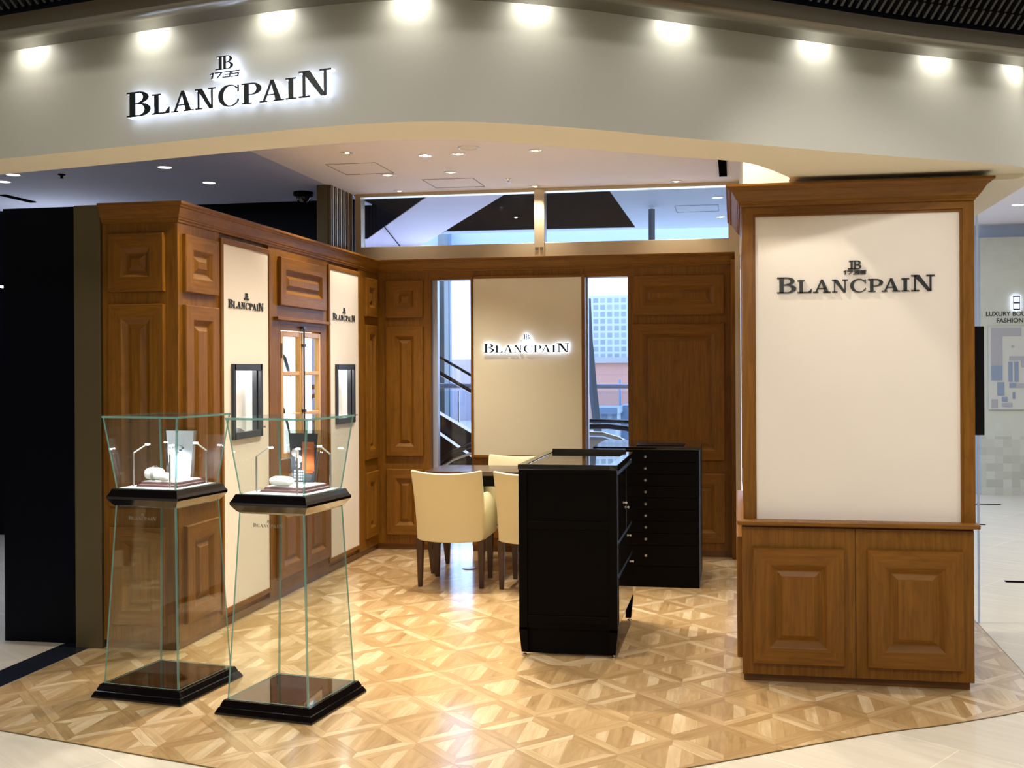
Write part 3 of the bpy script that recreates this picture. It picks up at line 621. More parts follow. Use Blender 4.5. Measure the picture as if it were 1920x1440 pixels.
# cream panels with thin moulding, lettering and lit niche
for (a0, a1, n0, n1, l0, l1, lbl) in ((5.885, 6.51, 5.998, 6.378, 5.95, 6.435, 'cream panel nearer the entrance'), (7.575, 8.19, 7.69, 8.065, 7.634, 8.11, 'cream panel nearer the back corner')):
    mb = MB()
    for (y0, y1, z0, z1) in ((a0, n0, .12, 2.294), (n1, a1, .12, 2.294), (n0, n1, 1.548, 2.294), (n0, n1, .12, 1.148)): mb.box(-3.02, -2.992, y0, y1, z0, z1)
    cp = mb.obj('cream_panel', M['cream'], lw); tag(cp, lbl)
    mb = MB()
    mb.box(-3.02, -2.985, a0 - .03, a0, .09, 2.325, grain='z').box(-3.02, -2.985, a1, a1 + .03, .09, 2.325, grain='z').box(-3.02, -2.985, a0, a1, 2.294, 2.325).box(-3.02, -2.985, a0, a1, .09, .12)
    mb.obj('panel_moulding', M['wood'], lw, .004)
    sign(cp, S1 if False else fr_side(-2.992), l0, l1, 1.918, one='lettering', depth=.004, standoff=.0005)
    # niche : frame on the surface, box lit from inside
    mb = MB(); fw = .032
    mb.box(-2.995, -2.975, n0 - fw + .02, n0 + .02, 1.118, 1.578).box(-2.995, -2.975, n1 - .02, n1 + fw - .02, 1.118, 1.578).box(-2.995, -2.975, n0, n1, 1.548 - .012, 1.578).box(-2.995, -2.975, n0, n1, 1.118, 1.16)
    nf = mb.obj('niche_frame', M['navyframe'], cp, .002)
    mb = MB(); mb.box(-3.10, -3.09, n0, n1, 1.15, 1.548); mb.box(-3.09, -3.0, n0 - .005, n0, 1.15, 1.548); mb.box(-3.09, -3.0, n1, n1 + .005, 1.15, 1.548); mb.box(-3.09, -3.0, n0, n1, 1.142, 1.15); mb.box(-3.09, -3.0, n0, n1, 1.548, 1.556)
    mb.obj('niche_lining', M['white'], cp)
    bx('niche_jamb', M['navyframe'], -3.03, -3.0, n1 - .03, n1, 1.15, 1.54, cp)
    MB().loft([[(-3.07, n0 + .06, 1.151), (-3.02, n0 + .06, 1.151), (-3.02, n0 + .24, 1.151), (-3.07, n0 + .24, 1.151)], [(-3.065, n0 + .09, 1.19), (-3.035, n0 + .09, 1.19), (-3.035, n0 + .2, 1.175), (-3.065, n0 + .2, 1.175)]]).obj('niche_rest', M['steel'], cp)
    bx('light_strip', emission('niche_light', (1, .98, .93), 14), -3.07, -3.01, n0 + .02, n1 - .05, 1.542, 1.5475, cp)
    MB().lathe([(.008, 0), (.008, .006), (.004, .012)], (0, 0, 0), 12).obj('knob', M['chrome'], cp, loc=(-2.97, n1 + .02, 1.17))
# cut body behind niches: build them proud instead (niche box sits in a shallow recess)
# window in the middle bay
wf = MB(); wf.box(-3.06, -3.0, 6.68, 6.72, .9, 1.85).box(-3.06, -3.0, 7.42, 7.46, .9, 1.85).box(-3.06, -3.0, 6.72, 7.42, 1.81, 1.85).box(-3.06, -3.0, 6.72, 7.42, .9, .93)
wfo = wf.obj('window_surround', M['wood'], lw, .003)
bx('backlit_panel', M['backlit'], -3.085, -3.08, 6.70, 7.44, .91, 1.84, lw)
def leaf(y0, y1):
    z0, z1 = .94, 1.80; mb = MB(); f = .035
    mb.box(-3.035, -3.0, y0, y0 + f, z0, z1).box(-3.035, -3.0, y1 - f, y1, z0, z1).box(-3.035, -3.0, y0 + f, y1 - f, z1 - f, z1).box(-3.035, -3.0, y0 + f, y1 - f, z0, z0 + f)
    for k in (1, 2): zz = z0 + (z1 - z0) * k / 3; mb.box(-3.035, -3.0, y0 + f, y1 - f, zz - .014, zz + .014)
    o = mb.obj('window_leaf', M['pine'], lw, .004)
    bx('pane', M['winglass'], -3.02, -3.016, y0 + f, y1 - f, z0 + f, z1 - f, o); return o
leaf(6.725, 7.066); lf = leaf(7.074, 7.415)
mb = MB(); mb.tube([(-2.985, 7.075, .95), (-2.985, 7.075, 1.84)], .006, 8); mb.box(-3.0, -2.975, 7.045, 7.105, 1.825, 1.842); mb.box(-3.0, -2.975, 7.06, 7.09, 1.70, 1.72); mb.box(-3.0, -2.975, 7.06, 7.09, 1.24, 1.26)
mb.obj('bolt_rod', M['navyframe'], lw)
mb = MB(); mb.box(-3.002, -2.994, 6.722, 6.734, 1.62, 1.72); mb.obj('hinge', M['brass'], lw)
# two strap-like dark sprigs behind the panes
for k, (pts, r) in enumerate((([(6.77, 1.60), (6.80, 1.655), (6.86, 1.66), (6.93, 1.62), (6.98, 1.55), (7.03, 1.49)], [.005, .006, .007, .012, .012, .004]), ([(6.76, 1.22), (6.80, 1.36), (6.84, 1.34), (6.90, 1.27), (6.97, 1.16), (7.02, 1.06)], [.006, .007, .006, .009, .009, .004]))):
    MB().tube([(-3.066, y, z) for y, z in pts], r, 8).obj('dark_sprig', M['ink'], lw)
mb = MB()
for i in range(26): 
    z = 1.02 + i * .018; mb.box(-3.072, -3.062, 6.76 + random.uniform(-.02, .02), 6.79 + random.uniform(0, .03), z, z + .012)
mb.obj('dark_foliage', M['ink'], lw)

# neighbour partition and bronze post on the far left
tag(MB().box(-4.12, -3.62, 5.455, 5.52, 0.0, 2.47).obj('partition_panel', M['navy']), 'tall black-navy glossy partition panel left of the bronze post', 'panel')
tag(MB().box(-3.615, -3.455, 5.365, 5.50, 0.003, 2.46).obj('corner_post', M['bronze'], bevel=.002), 'flat olive bronze corner post beside the left wooden cabinet', 'post')
struct(MB().box(-9, -3.30, 8.95, 9.05, 0, 3.04).obj('wall_back_left', M['navy']), 'dark navy wall of the neighbouring shop', 'wall')
tag(MB().box(-6.4, -5.9, 8.7, 8.9, 0, 2.0).obj('red_display', M['redcloth']), 'dark red display block at the far left edge of the view', 'display')
tag(MB().box(-6.6, -5.75, 8.68, 8.9, 2.30, 2.315).obj('shelf_lamp', M['coolglow']), 'thin bright shelf lamp at the far left edge of the view', 'lamp')
# slatted bronze box above the corner
sb = thing('slatted_screen', 'bronze slatted screen box standing above the back left corner of the wooden cabinet', 'screen')
bx('post', M['bronze'], -3.34, -3.25, 8.19, 8.74, 2.45, 3.04, sb)
for i in range(12): bx('slat', M['gold'] if i % 2 else M['bronze'], -3.25, -3.222, 8.20 + i * .044, 8.222 + i * .044, 2.45, 3.04, sb)

# ------------------------------------------------------------------ back wall of the boutique
wb = thing('wall_back', 'cherry wood panelled back wall with a cream panel between two tall window slits', 'wall', kind='structure')
mb = MB()
Y0, Y1 = 8.68, 8.80
for x0, x1 in ((-3.45, -2.53), (-2.175, -1.205), (-.855, 0.0)): mb.box(x0, x1, Y0, Y1, .05, 2.40, grain='z')
mb.box(-2.53, -2.175, Y0, Y1, 2.29, 2.40, grain='x').box(-1.205, -.855, Y0, Y1, 2.29, 2.40, grain='x')
mb.obj('body', M['wood'], wb)
bx('side_stile', M['wood'], -.02, .045, 8.60, 8.80, .003, 2.40, wb, .003)
sweep([(-2.985, 8.68), (.045, 8.68)], corn(2.36, 2.462, .075)).obj('cornice', M['wood'], wb)
mb = MB()
for x0, x1 in ((-3.45, -2.53), (-2.175, -1.205), (-.855, 0.0)): mb.box(x0, x1, 8.695, 8.79, .0, .05)
mb.obj('plinth', M['wood_d'], wb)
B1 = fr_front(8.68)
for z0, z1 in ((1.973, 2.291), (.798, 1.898), (.13, .69)): raised_panel(B1, -2.92, -2.592, z0, z1, wb)
for z0, z1 in ((1.966, 2.289), (.786, 1.896), (.12, .679)): raised_panel(B1, -.811, -.075, z0, z1, wb)
for x0, x1 in ((-2.14, -1.71), (-1.67, -1.24)): raised_panel(B1, x0, x1, .12, .68, wb)
bx('cream_panel', M['cream_back'], -2.156, -1.236, 8.662, 8.69, .815, 2.291, wb)
mb = MB(); mb.box(-2.176, -2.156, 8.655, 8.69, .79, 2.31).box(-1.236, -1.205, 8.655, 8.69, .79, 2.31).box(-2.156, -1.236, 8.655, 8.69, .79, .815).box(-2.156, -1.236, 8.655, 8.69, 2.291, 2.31)
mb.obj('panel_moulding', M['wood'], wb, .003)
for k, (x0, x1) in enumerate(((-2.53, -2.175), (-1.205, -.855))):
    wn_ = thing('window_%d' % (k + 1), ('tall narrow window slit left of the cream panel showing the escalator', 'tall narrow window slit right of the cream panel showing the buildings')[k], 'window', kind='structure')
    bx('pane', M['winglass'], x0, x1, 8.775, 8.781, .003, 2.29, wn_)
    mb = MB(); mb.box(x0, x0 + .045 if k == 0 else x0 + .012, 8.74, 8.80, 0.003, 2.29); mb.box(x1 - .006, x1, 8.74, 8.80, 0.003, 2.29)
    mb.obj('window_frame', plain('lilac_grey_metal', (.42, .46, .60), .4, metal=.3), wn_)
# transom window above the back wall
tw = thing('window_3', 'long clerestory window with champagne metal frame above the back wall', 'window', kind='structure')
mb = MB()
mb.box(-3.15, -.038, 8.70, 8.80, 2.462, 2.585); mb.box(-3.15, -.038, 8.70, 8.80, 3.012, 3.04); mb.box(-3.20, -3.15, 8.70, 8.80, 2.462, 3.04)
mb.box(-1.635, -1.548, 8.69, 8.80, 2.462, 3.04); mb.box(-.038, .05, 8.70, 8.80, 2.462, 3.04)
mb.obj('window_frame', M['gold'], tw, .003)
for x0, x1 in ((-3.15, -1.635), (-1.548, -.038)): bx('pane', M['winglass'], x0, x1, 8.755, 8.761, 2.585, 3.012, tw)
for x in (-1.612, -1.572): bx('latch', M['bronze'], x - .014, x + .014, 8.682, 8.692, 2.525, 2.55, tw, .002)
# bronze post right of the back wall
tag(MB().box(.012, .055, 8.56, 8.60, 0.003, 2.46).obj('glass_rail_post', M['gold']), 'thin champagne metal post at the right end of the back wall', 'post')

# ------------------------------------------------------------------ signs
T0 = Vector((-3.11, 4.098)); TD = Vector((.98058, -.19612)); TN = Vector((TD.y, -TD.x))
def fr_fascia(a, h, d): q = T0 + TD * a + TN * (d + .004); return (q.x, q.y, h)
s1 = thing('brand_sign', 'big halo-lit black serif shop sign with monogram on the curved grey fascia', 'sign')
sign(s1, fr_fascia, .728, 1.686, 2.562, lit=True, depth=.022, standoff=.006)
s2 = thing('brand_sign', 'halo-lit shop sign on the cream panel of the back wall', 'sign')
sign(s2, fr_front(8.662), -2.058, -1.330, 1.670, lit=True, depth=.022, standoff=.006)
s3 = thing('brand_sign', 'unlit black serif shop sign on the big cream panel of the right pillar', 'sign')
sign(s3, fr_front(5.318), .211, .95, 1.905, depth=.010, standoff=.0005)

# ------------------------------------------------------------------ right pillar
cp_ = thing('panelled_pillar', 'square cherry wood pillar on the right with a big blank cream panel and two lower cupboard doors', 'pillar')
YB = 6.52
bx('body', M['wood'], .06, 1.105, 5.335, YB, .762, 2.40, cp_, grain='z')
sweep([(.05, YB), (.05, 5.30), (1.12, 5.30), (1.12, YB)], corn(2.33, 2.430, .085)).obj('cornice', M['wood'], cp_)
bx('top_board', M['wood_d'], .05, 1.12, 5.30, YB, 2.36, 2.43, cp_)
mb = MB()   # mitred frame on the front
def mitre(mb, fr, a0, a1, h0, h1, w_, d0, d1, bottom=True):
    O = [(a0, h0), (a1, h0), (a1, h1), (a0, h1)]; I = [(a0 + w_, h0 + (w_ if bottom else 0)), (a1 - w_, h0 + (w_ if bottom else 0)), (a1 - w_, h1 - w_), (a0 + w_, h1 - w_)]
    for q in range(4):
        if q == 0 and not bottom: continue
        j = (q + 1) % 4; ou, ov = mb.rnd(); ax = 0 if q in (0, 2) else 1
        F = [O[q], O[j], I[j], I[q]]; mb.face([fr(*p, d1) for p in F], [(p[ax] + ou, p[1 - ax] + ov) for p in F])
        for a, b in ((O[q], O[j]), (I[j], I[q])):
            mb.face([fr(*a, d0), fr(*b, d0), fr(*b, d1), fr(*a, d1)], [(a[ax] + ou, ov), (b[ax] + ou, ov), (b[ax] + ou, ov + .02), (a[ax] + ou, ov + .02)])
FC = fr_front(5.335)
mitre(mb, FC, .043, 1.127, .797, 2.345, .052, 0, .035, bottom=False)
mitre(mb, FC, .095, 1.075, .797, 2.293, .012, 0, .027, bottom=False)
mb.obj('panel_frame', M['wood'], cp_)
bx('cream_panel', M['cream'], .105, 1.065, 5.318, 5.336, .797, 2.283, cp_)
bx('ledge', M['wood'], .012, 1.138, 5.24, YB, .775, .797, cp_, .005)
bx('base_body', M['wood'], .035, 1.115, 5.29, YB, .04, .775, cp_, grain='z')
mb = MB()
for x0, x1, lb in ((.035, .570, 'left'), (.574, 1.115, 'right')):
    d = bx('door', M['wood'], x0, x1, 5.28, 5.2905, .043, .762, cp_, .0015, grain='z')
    raised_panel(fr_front(5.28), x0 + .051, x1 - .051, .10, .665, d)
bx('plinth', M['wood_d'], .043, 1.10, 5.31, YB - .02, .003, .042, cp_)
for a0, a1 in ((5.36, 5.90), (5.94, 6.48)):
    raised_panel(fr_left(.035), a0, a1, .10, .70, cp_)
raised_panel(fr_left(.06), 5.40, 6.46, .86, 2.25, cp_, lift=-.008)
raised_panel(fr_side(1.115), 5.36, 5.90, .10, .665, cp_, lift=-.016)
tag(MB().box(1.106, 1.192, 5.40, 6.1, 1.208, 1.735).obj('wall_screen', M['screen'], bevel=.003), 'black flat screen hung on the right side of the pillar', 'screen')

# ------------------------------------------------------------------ glass showcases
def solid_pane(mb, quad, th):
    """quad: 4 pts outer face ccw seen from outside; faces material 0, edges material 1"""
    q = [Vector(p) for p in quad]; n = (q[1] - q[0]).cross(q[3] - q[0]).normalized() * th
    i = [p - n for p in q]
    mb.face(q, None, 0); mb.face(list(reversed(i)), None, 0)
    for a in range(4):
        b = (a + 1) % 4; mb.face([q[a], i[a], i[b], q[b]], None, 1)
def sq(s, z): return [(-s, -s, z), (s, -s, z), (s, s, z), (-s, s, z)]
def frustum_rings(mb, prof, mi=0): mb.loft([sq(s, z) for s, z in prof], True, True, mi)
def showcase(loc, rz, label):
    t = thing('glass_showcase', label, 'display case', loc, rz, None)
    mb = MB(); frustum_rings(mb, [(.246, 0), (.248, .004), (.247, .010), (.236, .030), (.230, .033), (.231, .036), (.222, .056), (.219, .060)]); o = mb.obj('base', M['piano'], t)
    bx('base_mirror', M['mirror_brown'], -.212, .212, -.212, .212, .060, .0615, t)
    th = .008; b, c = sq(.207, .062), sq(.168, .905)
    for k in range(4):
        j = (k + 1) % 4; mb = MB(); solid_pane(mb, [b[k], b[j], c[j], c[k]], th); pn = mb.obj('pedestal_pane', [M['glass'], M['edge']], t)
        if k == 0:
            tilt = (.207 - .168) / (.905 - .062)
            sign(pn, lambda a, h, d: (a, -(.207 - tilt * (h - .062)) - d, h), -.093, .062, .835, one='lettering', depth=.0008, standoff=.0003, mat=M['etch'])
    mb = MB(); frustum_rings(mb, [(.160, .892), (.176, .902), (.198, .932), (.199, .944), (.190, .958), (.182, .977), (.178, .980)]); mb.obj('tray', M['piano'], t, .0015)
    bx('deck', M['white'], -.158, .158, -.158, .158, .979, .982, t)
    b, c = sq(.166, .981), sq(.208, 1.318)
    for k in range(4):
        j = (k + 1) % 4; mb = MB(); solid_pane(mb, [b[k], b[j], c[j], c[k]], th); mb.obj('hood_pane', [M['glass'], M['edge']], t)
    mb = MB(); s = .211; q = [(-s, -s, 1.326), (s, -s, 1.326), (s, s, 1.326), (-s, s, 1.326)]; solid_pane(mb, q, .010); mb.obj('top_pane', [M['glass'], M['edge']], t)
    # lamp posts
    R = Matrix.Rotation(rz, 4, 'Z')
    for (px, py, hx, hy) in ((-.125, -.095, -.08, -.05), (.115, -.140, .085, -.085), (.135, .115, .095, .085)):
        mb = MB(); mb.tube([(px, py, .982), (px, py, 1.145)], .0042, 8); mb.tube([(px, py, 1.143), (hx, hy, 1.185)], .0038, 8)
        lp = mb.obj('lamp_post', M['steel'], t)
        hd = MB().box(-.008, .008, -.008, .008, -.003, .003).obj('lamp_head', M['led'], lp, loc=(hx, hy, 1.182))
        wl = Vector(loc) + R @ Vector((hx, hy, 1.176)); ai = Vector(loc) + R @ Vector((hx * .1, hy * .1, .99))
        light('showcase_led', 'SPOT', tuple(wl), 4.5, (.95, .97, 1.0), aim=tuple(ai), size=.008, angle=120, blend=.8)
    return t
V1 = (-2.7135, 4.7685, .003); V2 = (-2.0165, 4.6285, .003); r1, r2 = radians(-7.5), radians(-8.5)
showcase(V1, r1, 'left one of two tapering glass showcases, with a white picture inside')
showcase(V2, r2, 'right one of two tapering glass showcases, with an orange picture inside')
def wloc(V, r, x, y, z): q = Matrix.Rotation(r, 4, 'Z') @ Vector((x, y, 0)); return (V[0] + q.x, V[1] + q.y, V[2] + z)
def platform(V, r, lb):
    t = thing('stepped_platform', lb, 'platform', wloc(V, r, .01, .02, .982), r)
    mb = MB(); frustum_rings(mb, [(.118, 0), (.115, .010), (.106, .012)]); mb.obj('lower_step', M['burgundy'], t)
    mb = MB(); frustum_rings(mb, [(.104, .012), (.100, .022), (.097, .024)]); mb.obj('upper_step', M['burgundy'], t)
    bx('top_pad', M['white'], -.094, .094, -.094, .094, .024, .026, t)
platform(V1, r1, 'white-topped burgundy stepped platform in the left showcase'); platform(V2, r2, 'white-topped burgundy stepped platform in the right showcase')
def pic_frame(V, r, x, y, lb, kind):
    t = thing('picture_frame', lb, 'picture frame', wloc(V, r, x, y, 1.009), r + radians(4))
    def tap(mb, w0, w1, h0, h1, y0, y1, mi=0):
        mb.loft([[(-w0, y0, h0), (w0, y0, h0), (w0, y1, h0), (-w0, y1, h0)], [(-w1, y0, h1), (w1, y0, h1), (w1, y1, h1), (-w1, y1, h1)]], True, True, mi)
    mb = MB(); tap(mb, .066, .088, 0, .25, -.012, .012); mb.obj('acrylic_block', [M['acrylic']], t)
    mb = MB(); tap(mb, .055, .075, .006, .235, -.0025, .0); 
    art = mb.obj('picture', plain('white_print', (.82, .84, .90), .5, noise=.1, nscale=14) if kind == 0 else bricks('harbour_print', (.015, .02, .03), (.02, .025, .035), (.03, .035, .04), .02, .02, .001), t)
    if kind == 0:
        mb = MB()
        for (a, b, s_) in ((-.012, .13, .006), (.004, .14, .008), (.016, .15, .006), (.002, .115, .004), (-.004, .09, .003)): mb.box(a - s_, a + s_, -.0036, -.0026, b - s_ * .6, b + s_ * .6)
        mb.tube([(.045 * cos(a * .25) - .01, -.0032, .12 + .045 * sin(a * .25)) for a in range(3, 12)], .0012, 5)
        mb.obj('picture_motif', plain('grey_print', (.12, .13, .16), .5), art)
    else:
        mb = MB(); mb.box(-.005, .056, -.0036, -.0026, .06, .195); mb.box(.0, .05, -.0036, -.0026, .05, .062)
        mb.obj('picture_motif', plain('orange_print', (.50, .11, .02), .5, noise=.6, nscale=30), art)
        mb = MB()
        for cx_, cz, rr in ((-.040, .145, .020), (-.022, .115, .018), (-.026, .085, .012)):
            mb.face([(cx_ + rr * cos(k * pi / 8), -.0045, cz + rr * sin(k * pi / 8)) for k in range(16)])
        mb.obj('picture_motif', plain('silver_print', (.68, .56, .52), .3, noise=.5, nscale=60), art)
        mb = MB()
        for i in range(5):
            for j in range(4): mb.box(-.046 + i * .011, -.039 + i * .011, -.0040, -.003, .016 + j * .013, .024 + j * .013)
        mb.obj('picture_motif', plain('pale_window_print', (.5, .58, .66), .5), art)
    return t
pic_frame(V1, r1, .035, .045, 'clear acrylic picture frame with a white picture, in the left showcase', 0)
pic_frame(V2, r2, .035, .045, 'clear acrylic picture frame with an orange and black picture, in the right showcase', 1)
# cushions and watch
def cushion_mesh(L, rx, rz_):
    mb = MB(); rings = []
    for i in range(9):
        u = i / 8; x = (u - .5) * L; k = (1 - (2 * u - 1) ** 4 * .35)
        rings.append([(x, rx * k * cos(a * pi / 8), rz_ + rz_ * k * sin(a * pi / 8)) for a in range(16)])
    mb.loft(rings); return mb
o = cushion_mesh(.085, .034, .030).obj('cushion', M['white'], smooth=True, loc=wloc(V1, r1, -.055, -.03, 1.009)); o.rotation_euler = (0, 0, r1 + radians(15))
tag(o, 'ivory cushion wearing a watch, left of the white picture in the left showcase', 'cushion')
t = thing('wrist_watch', 'small pale wrist watch strapped round the ivory cushion in the left showcase', 'watch', wloc(V1, r1, -.055, -.03, 1.009), r1 + radians(15))
mb = MB(); mb.loft([[(.0 + dx, (.0365 + dr) * cos(a * pi / 10), .030 + (.0325 + dr) * sin(a * pi / 10)) for a in range(21)] for dx, dr in ((-.008, 0), (-.008, .001), (.008, .001), (.008, 0))], False, False)
mb.obj('strap', plain('grey_strap', (.30, .29, .27), .5), t)
MB().lathe([(.013, 0), (.013, .005), (.011, .007)], (0, 0, .0625), 18).obj('dial', M['chrome'], t)
o = cushion_mesh(.05, .024, .020).obj('cushion', M['white'], smooth=True, loc=wloc(V1, r1, .022, -.055, 1.009)); o.rotation_euler = (0, 0, r1)
tag(o, 'small plain white cushion in front of the white picture, left showcase', 'cushion')
o = cushion_mesh(.11, .026, .022).obj('cushion', M['white'], smooth=True, loc=wloc(V2, r2, -.018, -.055, 1.009)); o.rotation_euler = (0, 0, r2)
tag(o, 'long white display roll in front of the orange picture, right showcase', 'cushion')

# ------------------------------------------------------------------ black counter showcase
ct = thing('display_counter', 'tall narrow black lacquered display counter with a glass top, standing in front of the chairs', 'counter')
X0, X1, YF, YK = -1.143, -.612, 5.58, 6.47
mb = MB(); mb.box(X0 + .006, X1 - .006, YF + .012, YK, .15, .985); mb.obj('body', M['black'], ct)
mb = MB()
for (a0, a1, h0, h1) in ((X0, X0 + .045, .14, 1.0), (X1 - .045, X1, .14, 1.0), (X0 + .045, X1 - .045, .98, 1.0), (X0 + .045, X1 - .045, .685, .725), (X0 + .045, X1 - .045, .18, .22)):
    mb.box(a0, a1, YF, YF + .03, h0, h1)
mb.obj('front_frame', M['black'], ct, .002)
for h0, h1 in ((.725, .98), (.22, .685)): bx('front_panel', M['black'], X0 + .045, X1 - .045, YF + .010, YF + .02, h0, h1, ct)
bx('kick_panel', M['black'], X0 + .03, X1 - .03, YF + .034, YF + .05, .012, .20, ct)
for (xa, ya) in ((X0, YF), (X1 - .045, YF), (X0, YK - .045), (X1 - .045, YK - .045)):
    mb = MB(); dx = .012 if xa == X0 else -.012
    mb.loft([[(xa + (dx if dx > 0 else 0), ya + .004, .022), (xa + .045 + (dx if dx < 0 else 0), ya + .004, .022), (xa + .045 + (dx if dx < 0 else 0), ya + .041, .022), (xa + (dx if dx > 0 else 0), ya + .041, .022)],
             [(xa, ya, .14), (xa + .045, ya, .14), (xa + .045, ya + .045, .14), (xa, ya + .045, .14)], [(xa, ya, .155), (xa + .045, ya, .155), (xa + .045, ya + .045, .155), (xa, ya + .045, .155)]])
    lg = mb.obj('leg', M['black'], ct)
    MB().lathe([(.014, 0), (.014, .006), (.005, .008), (.005, .02)], (xa + .0225, ya + .0225, .003), 14).obj('levelling_foot', M['chrome'], lg)
mb = MB(); z = 1.0; mb.box(X0 - .003, X0 + .04, YF, YK, z, z + .028).box(X1 - .04, X1 + .003, YF, YK, z, z + .028).box(X0 + .04, X1 - .04, YF, YF + .035, z, z + .028).box(X0 + .04, X1 - .04, YK - .04, YK, z, z + .046)
mb.obj('top_frame', M['piano'], ct, .002)
bx('glass_top', M['topglass'], X0 + .04, X1 - .04, YF + .035, YK - .04, 1.016, 1.024, ct)
bx('display_deck', plain('beige_deck', (.40, .33, .24), .5), X0 + .04, X1 - .04, YF + .035, YK - .04, .985, .992, ct)
for (y0, y1, z0, z1, kn) in ((5.64, 6.02, .62, .97, (5.98, .78)), (6.05, 6.42, .62, .97, (6.09, .74)), (5.64, 6.42, .44, .60, (6.2, .56)), (5.64, 6.42, .17, .42, (6.36, .38))):
    d = bx('door' if z0 != .44 else 'drawer', M['piano'], X1 - .008, X1 + .002, y0, y1, z0, z1, ct, .0015)
    mb = MB(); mb.tube([(X1 + .002, kn[0], kn[1]), (X1 + .006, kn[0], kn[1]), (X1 + .008, kn[0], kn[1]), (X1 + .014, kn[0], kn[1])], [.003, .003, .007, .005], 12); mb.obj('knob', M['steel'], d)

# ------------------------------------------------------------------ black drawer cabinet behind
dc = thing('drawer_cabinet', 'black nine-drawer cabinet with round knobs standing behind the counter near the back wall', 'cabinet')
mb = MB(); mb.box(-.98, -.243, 7.452, 8.14, .012, .965); mb.obj('body', M['black'], dc, .002)
bx('top', M['piano'], -.985, -.238, 7.435, 8.15, .965, .984, dc, .002)
zk = [.917, .835, .753, .671, .587, .505, .424, .342, .227]
edges = [.960, .876, .794, .712, .629, .546, .4645, .383, .295, .150]
for i, z in enumerate(zk):
    d = bx('drawer', M['black'], -.972, -.251, 7.44, 7.455, edges[i + 1] + .002, edges[i] - .002, dc, .0015)
    mb = MB(); mb.tube([(-.613, 7.44, z), (-.613, 7.43, z), (-.613, 7.426, z), (-.613, 7.416, z)], [.004, .004, .011, .008], 12); mb.obj('knob', M['steel'], d)
bx('plinth', M['black'], -.98, -.243, 7.445, 7.46, .003, .148, dc)
tag(MB().box(-.69, -.35, 7.56, 7.78, .984, .989).obj('counter_tray', M['black'], bevel=.003), 'flat black tray lying on top of the drawer cabinet', 'tray')

# ------------------------------------------------------------------ desk and chairs
dk = thing('desk', 'dark polished wooden desk behind the cream armchairs', 'desk')
DX0, DX1, DY0, DY1 = -2.28, -1.30, 7.62, 8.15
bx('desktop', M['desk'], DX0, DX1, DY0, DY1, .748, .778, dk, .004)
bx('apron', M['black'], DX0 + .03, DX1 - .03, DY0 + .04, DY1 - .04, .668, .748, dk)
for (x, y) in ((DX0 + .035, DY0 + .085), (DX0 + .035, DY1 - .04), (DX1 - .05, DY0 + .085), (DX1 - .05, DY1 - .04)):
    mb = MB(); mb.loft([[(x - s_ + o_, y - s_, z), (x + s_ + o_, y - s_, z), (x + s_ + o_, y + s_, z), (x - s_ + o_, y + s_, z)] for s_, z, o_ in ((.015, .003, .012), (.027, .20, .004), (.030, .45, 0), (.030, .745, 0))])
    mb.obj('leg', M['wood_leg'], dk, .003)
bx('stretcher', M['wood_leg'], DX0 + .022, DX0 + .05, DY0 + .05, DY1 - .06, .19, .225, dk, .003)
def armchair():
    t = thing('armchair', '', 'chair')
    # backrest: curved shell
    mb = MB(); nu, nv = 12, 8; W0, W1 = .240, .252
    def q(u, v, inner):
        hw = W0 + (W1 - W0) * v; x = u * hw; bul = .045 * (1 - u * u); zt = .838 - .022 * (1 - u * u); zb = .335 - .012 * (1 - u * u)
        y = -bul - .115 * v ** 1.8 + (.08 - .035 * v if inner else 0)
        return (x, y, zb + (zt - zb) * v)
    G = [[[q(-1 + 2 * i / nu, j / nv, s_) for i in range(nu + 1)] for j in range(nv + 1)] for s_ in (0, 1)]
    for s_ in (0, 1):
        for j in range(nv):
            for i in range(nu): mb.face([G[s_][j][i], G[s_][j][i + 1], G[s_][j + 1][i + 1], G[s_][j + 1][i]])
    for j in range(nv):
        for i in (0, nu): mb.face([G[0][j][i], G[1][j][i], G[1][j + 1][i], G[0][j + 1][i]])
    for i in range(nu):
        for j in (0, nv): mb.face([G[0][j][i], G[0][j][i + 1], G[1][j][i + 1], G[1][j][i]])
    mb.obj('backrest', M['leather'], t, .012, smooth=True, seg=3)
    for sx in (-1, 1):
        rings = []
        for k in range(11):
            u = k / 10; y = .03 + u * .42; top = .645 - .02 * (1 - min(1, u * 4)) - (.03 * max(0, (u - .7) / .3) ** 2); bot = .335 + .006 * u
            xo = .243 - .006 * u; xi = xo - .075
            prof = [(xo, bot), (xo + .002, top - .11 + .03 * u), (xo - .012, top - .05), (xo - .040, top - .008), (xi + .018, top), (xi, top - .02), (xi, bot)]
            rings.append([(sx * a, y, b) for a, b in prof])
        m_ = MB(); m_.loft(rings); m_.obj('armrest', M['leather'], t, .010, smooth=True, seg=3)
    m_ = MB(); m_.box(-.17, .17, .03, .45, .335, .455); m_.obj('seat', M['leather'], t, .02, smooth=True, seg=3)
    for x, y, tx in ((-.222, .02, 0), (.222, .02, 0), (-.20, .38, .0), (.20, .38, 0)):
        mb = MB(); s0, s1_ = .015, .024
        mb.loft([[(x - s0, y - s0, .003), (x + s0, y - s0, .003), (x + s0, y + s0, .003), (x - s0, y + s0, .003)], [(x - s1_, y - s1_, .345), (x + s1_, y - s1_, .345), (x + s1_, y + s1_, .345), (x - s1_, y + s1_, .345)]])
        mb.obj('leg', M['wood_leg'], t, .003)
    return t
a1 = armchair(); a1.location = (-1.970, 7.215, 0); a1['label'] = 'cream leather armchair fully in view, left of the one half hidden by the counter'
a2 = copy_tree(a1); a2.location = (-1.380, 7.205, 0); a2['label'] = 'cream leather armchair half hidden behind the black counter'
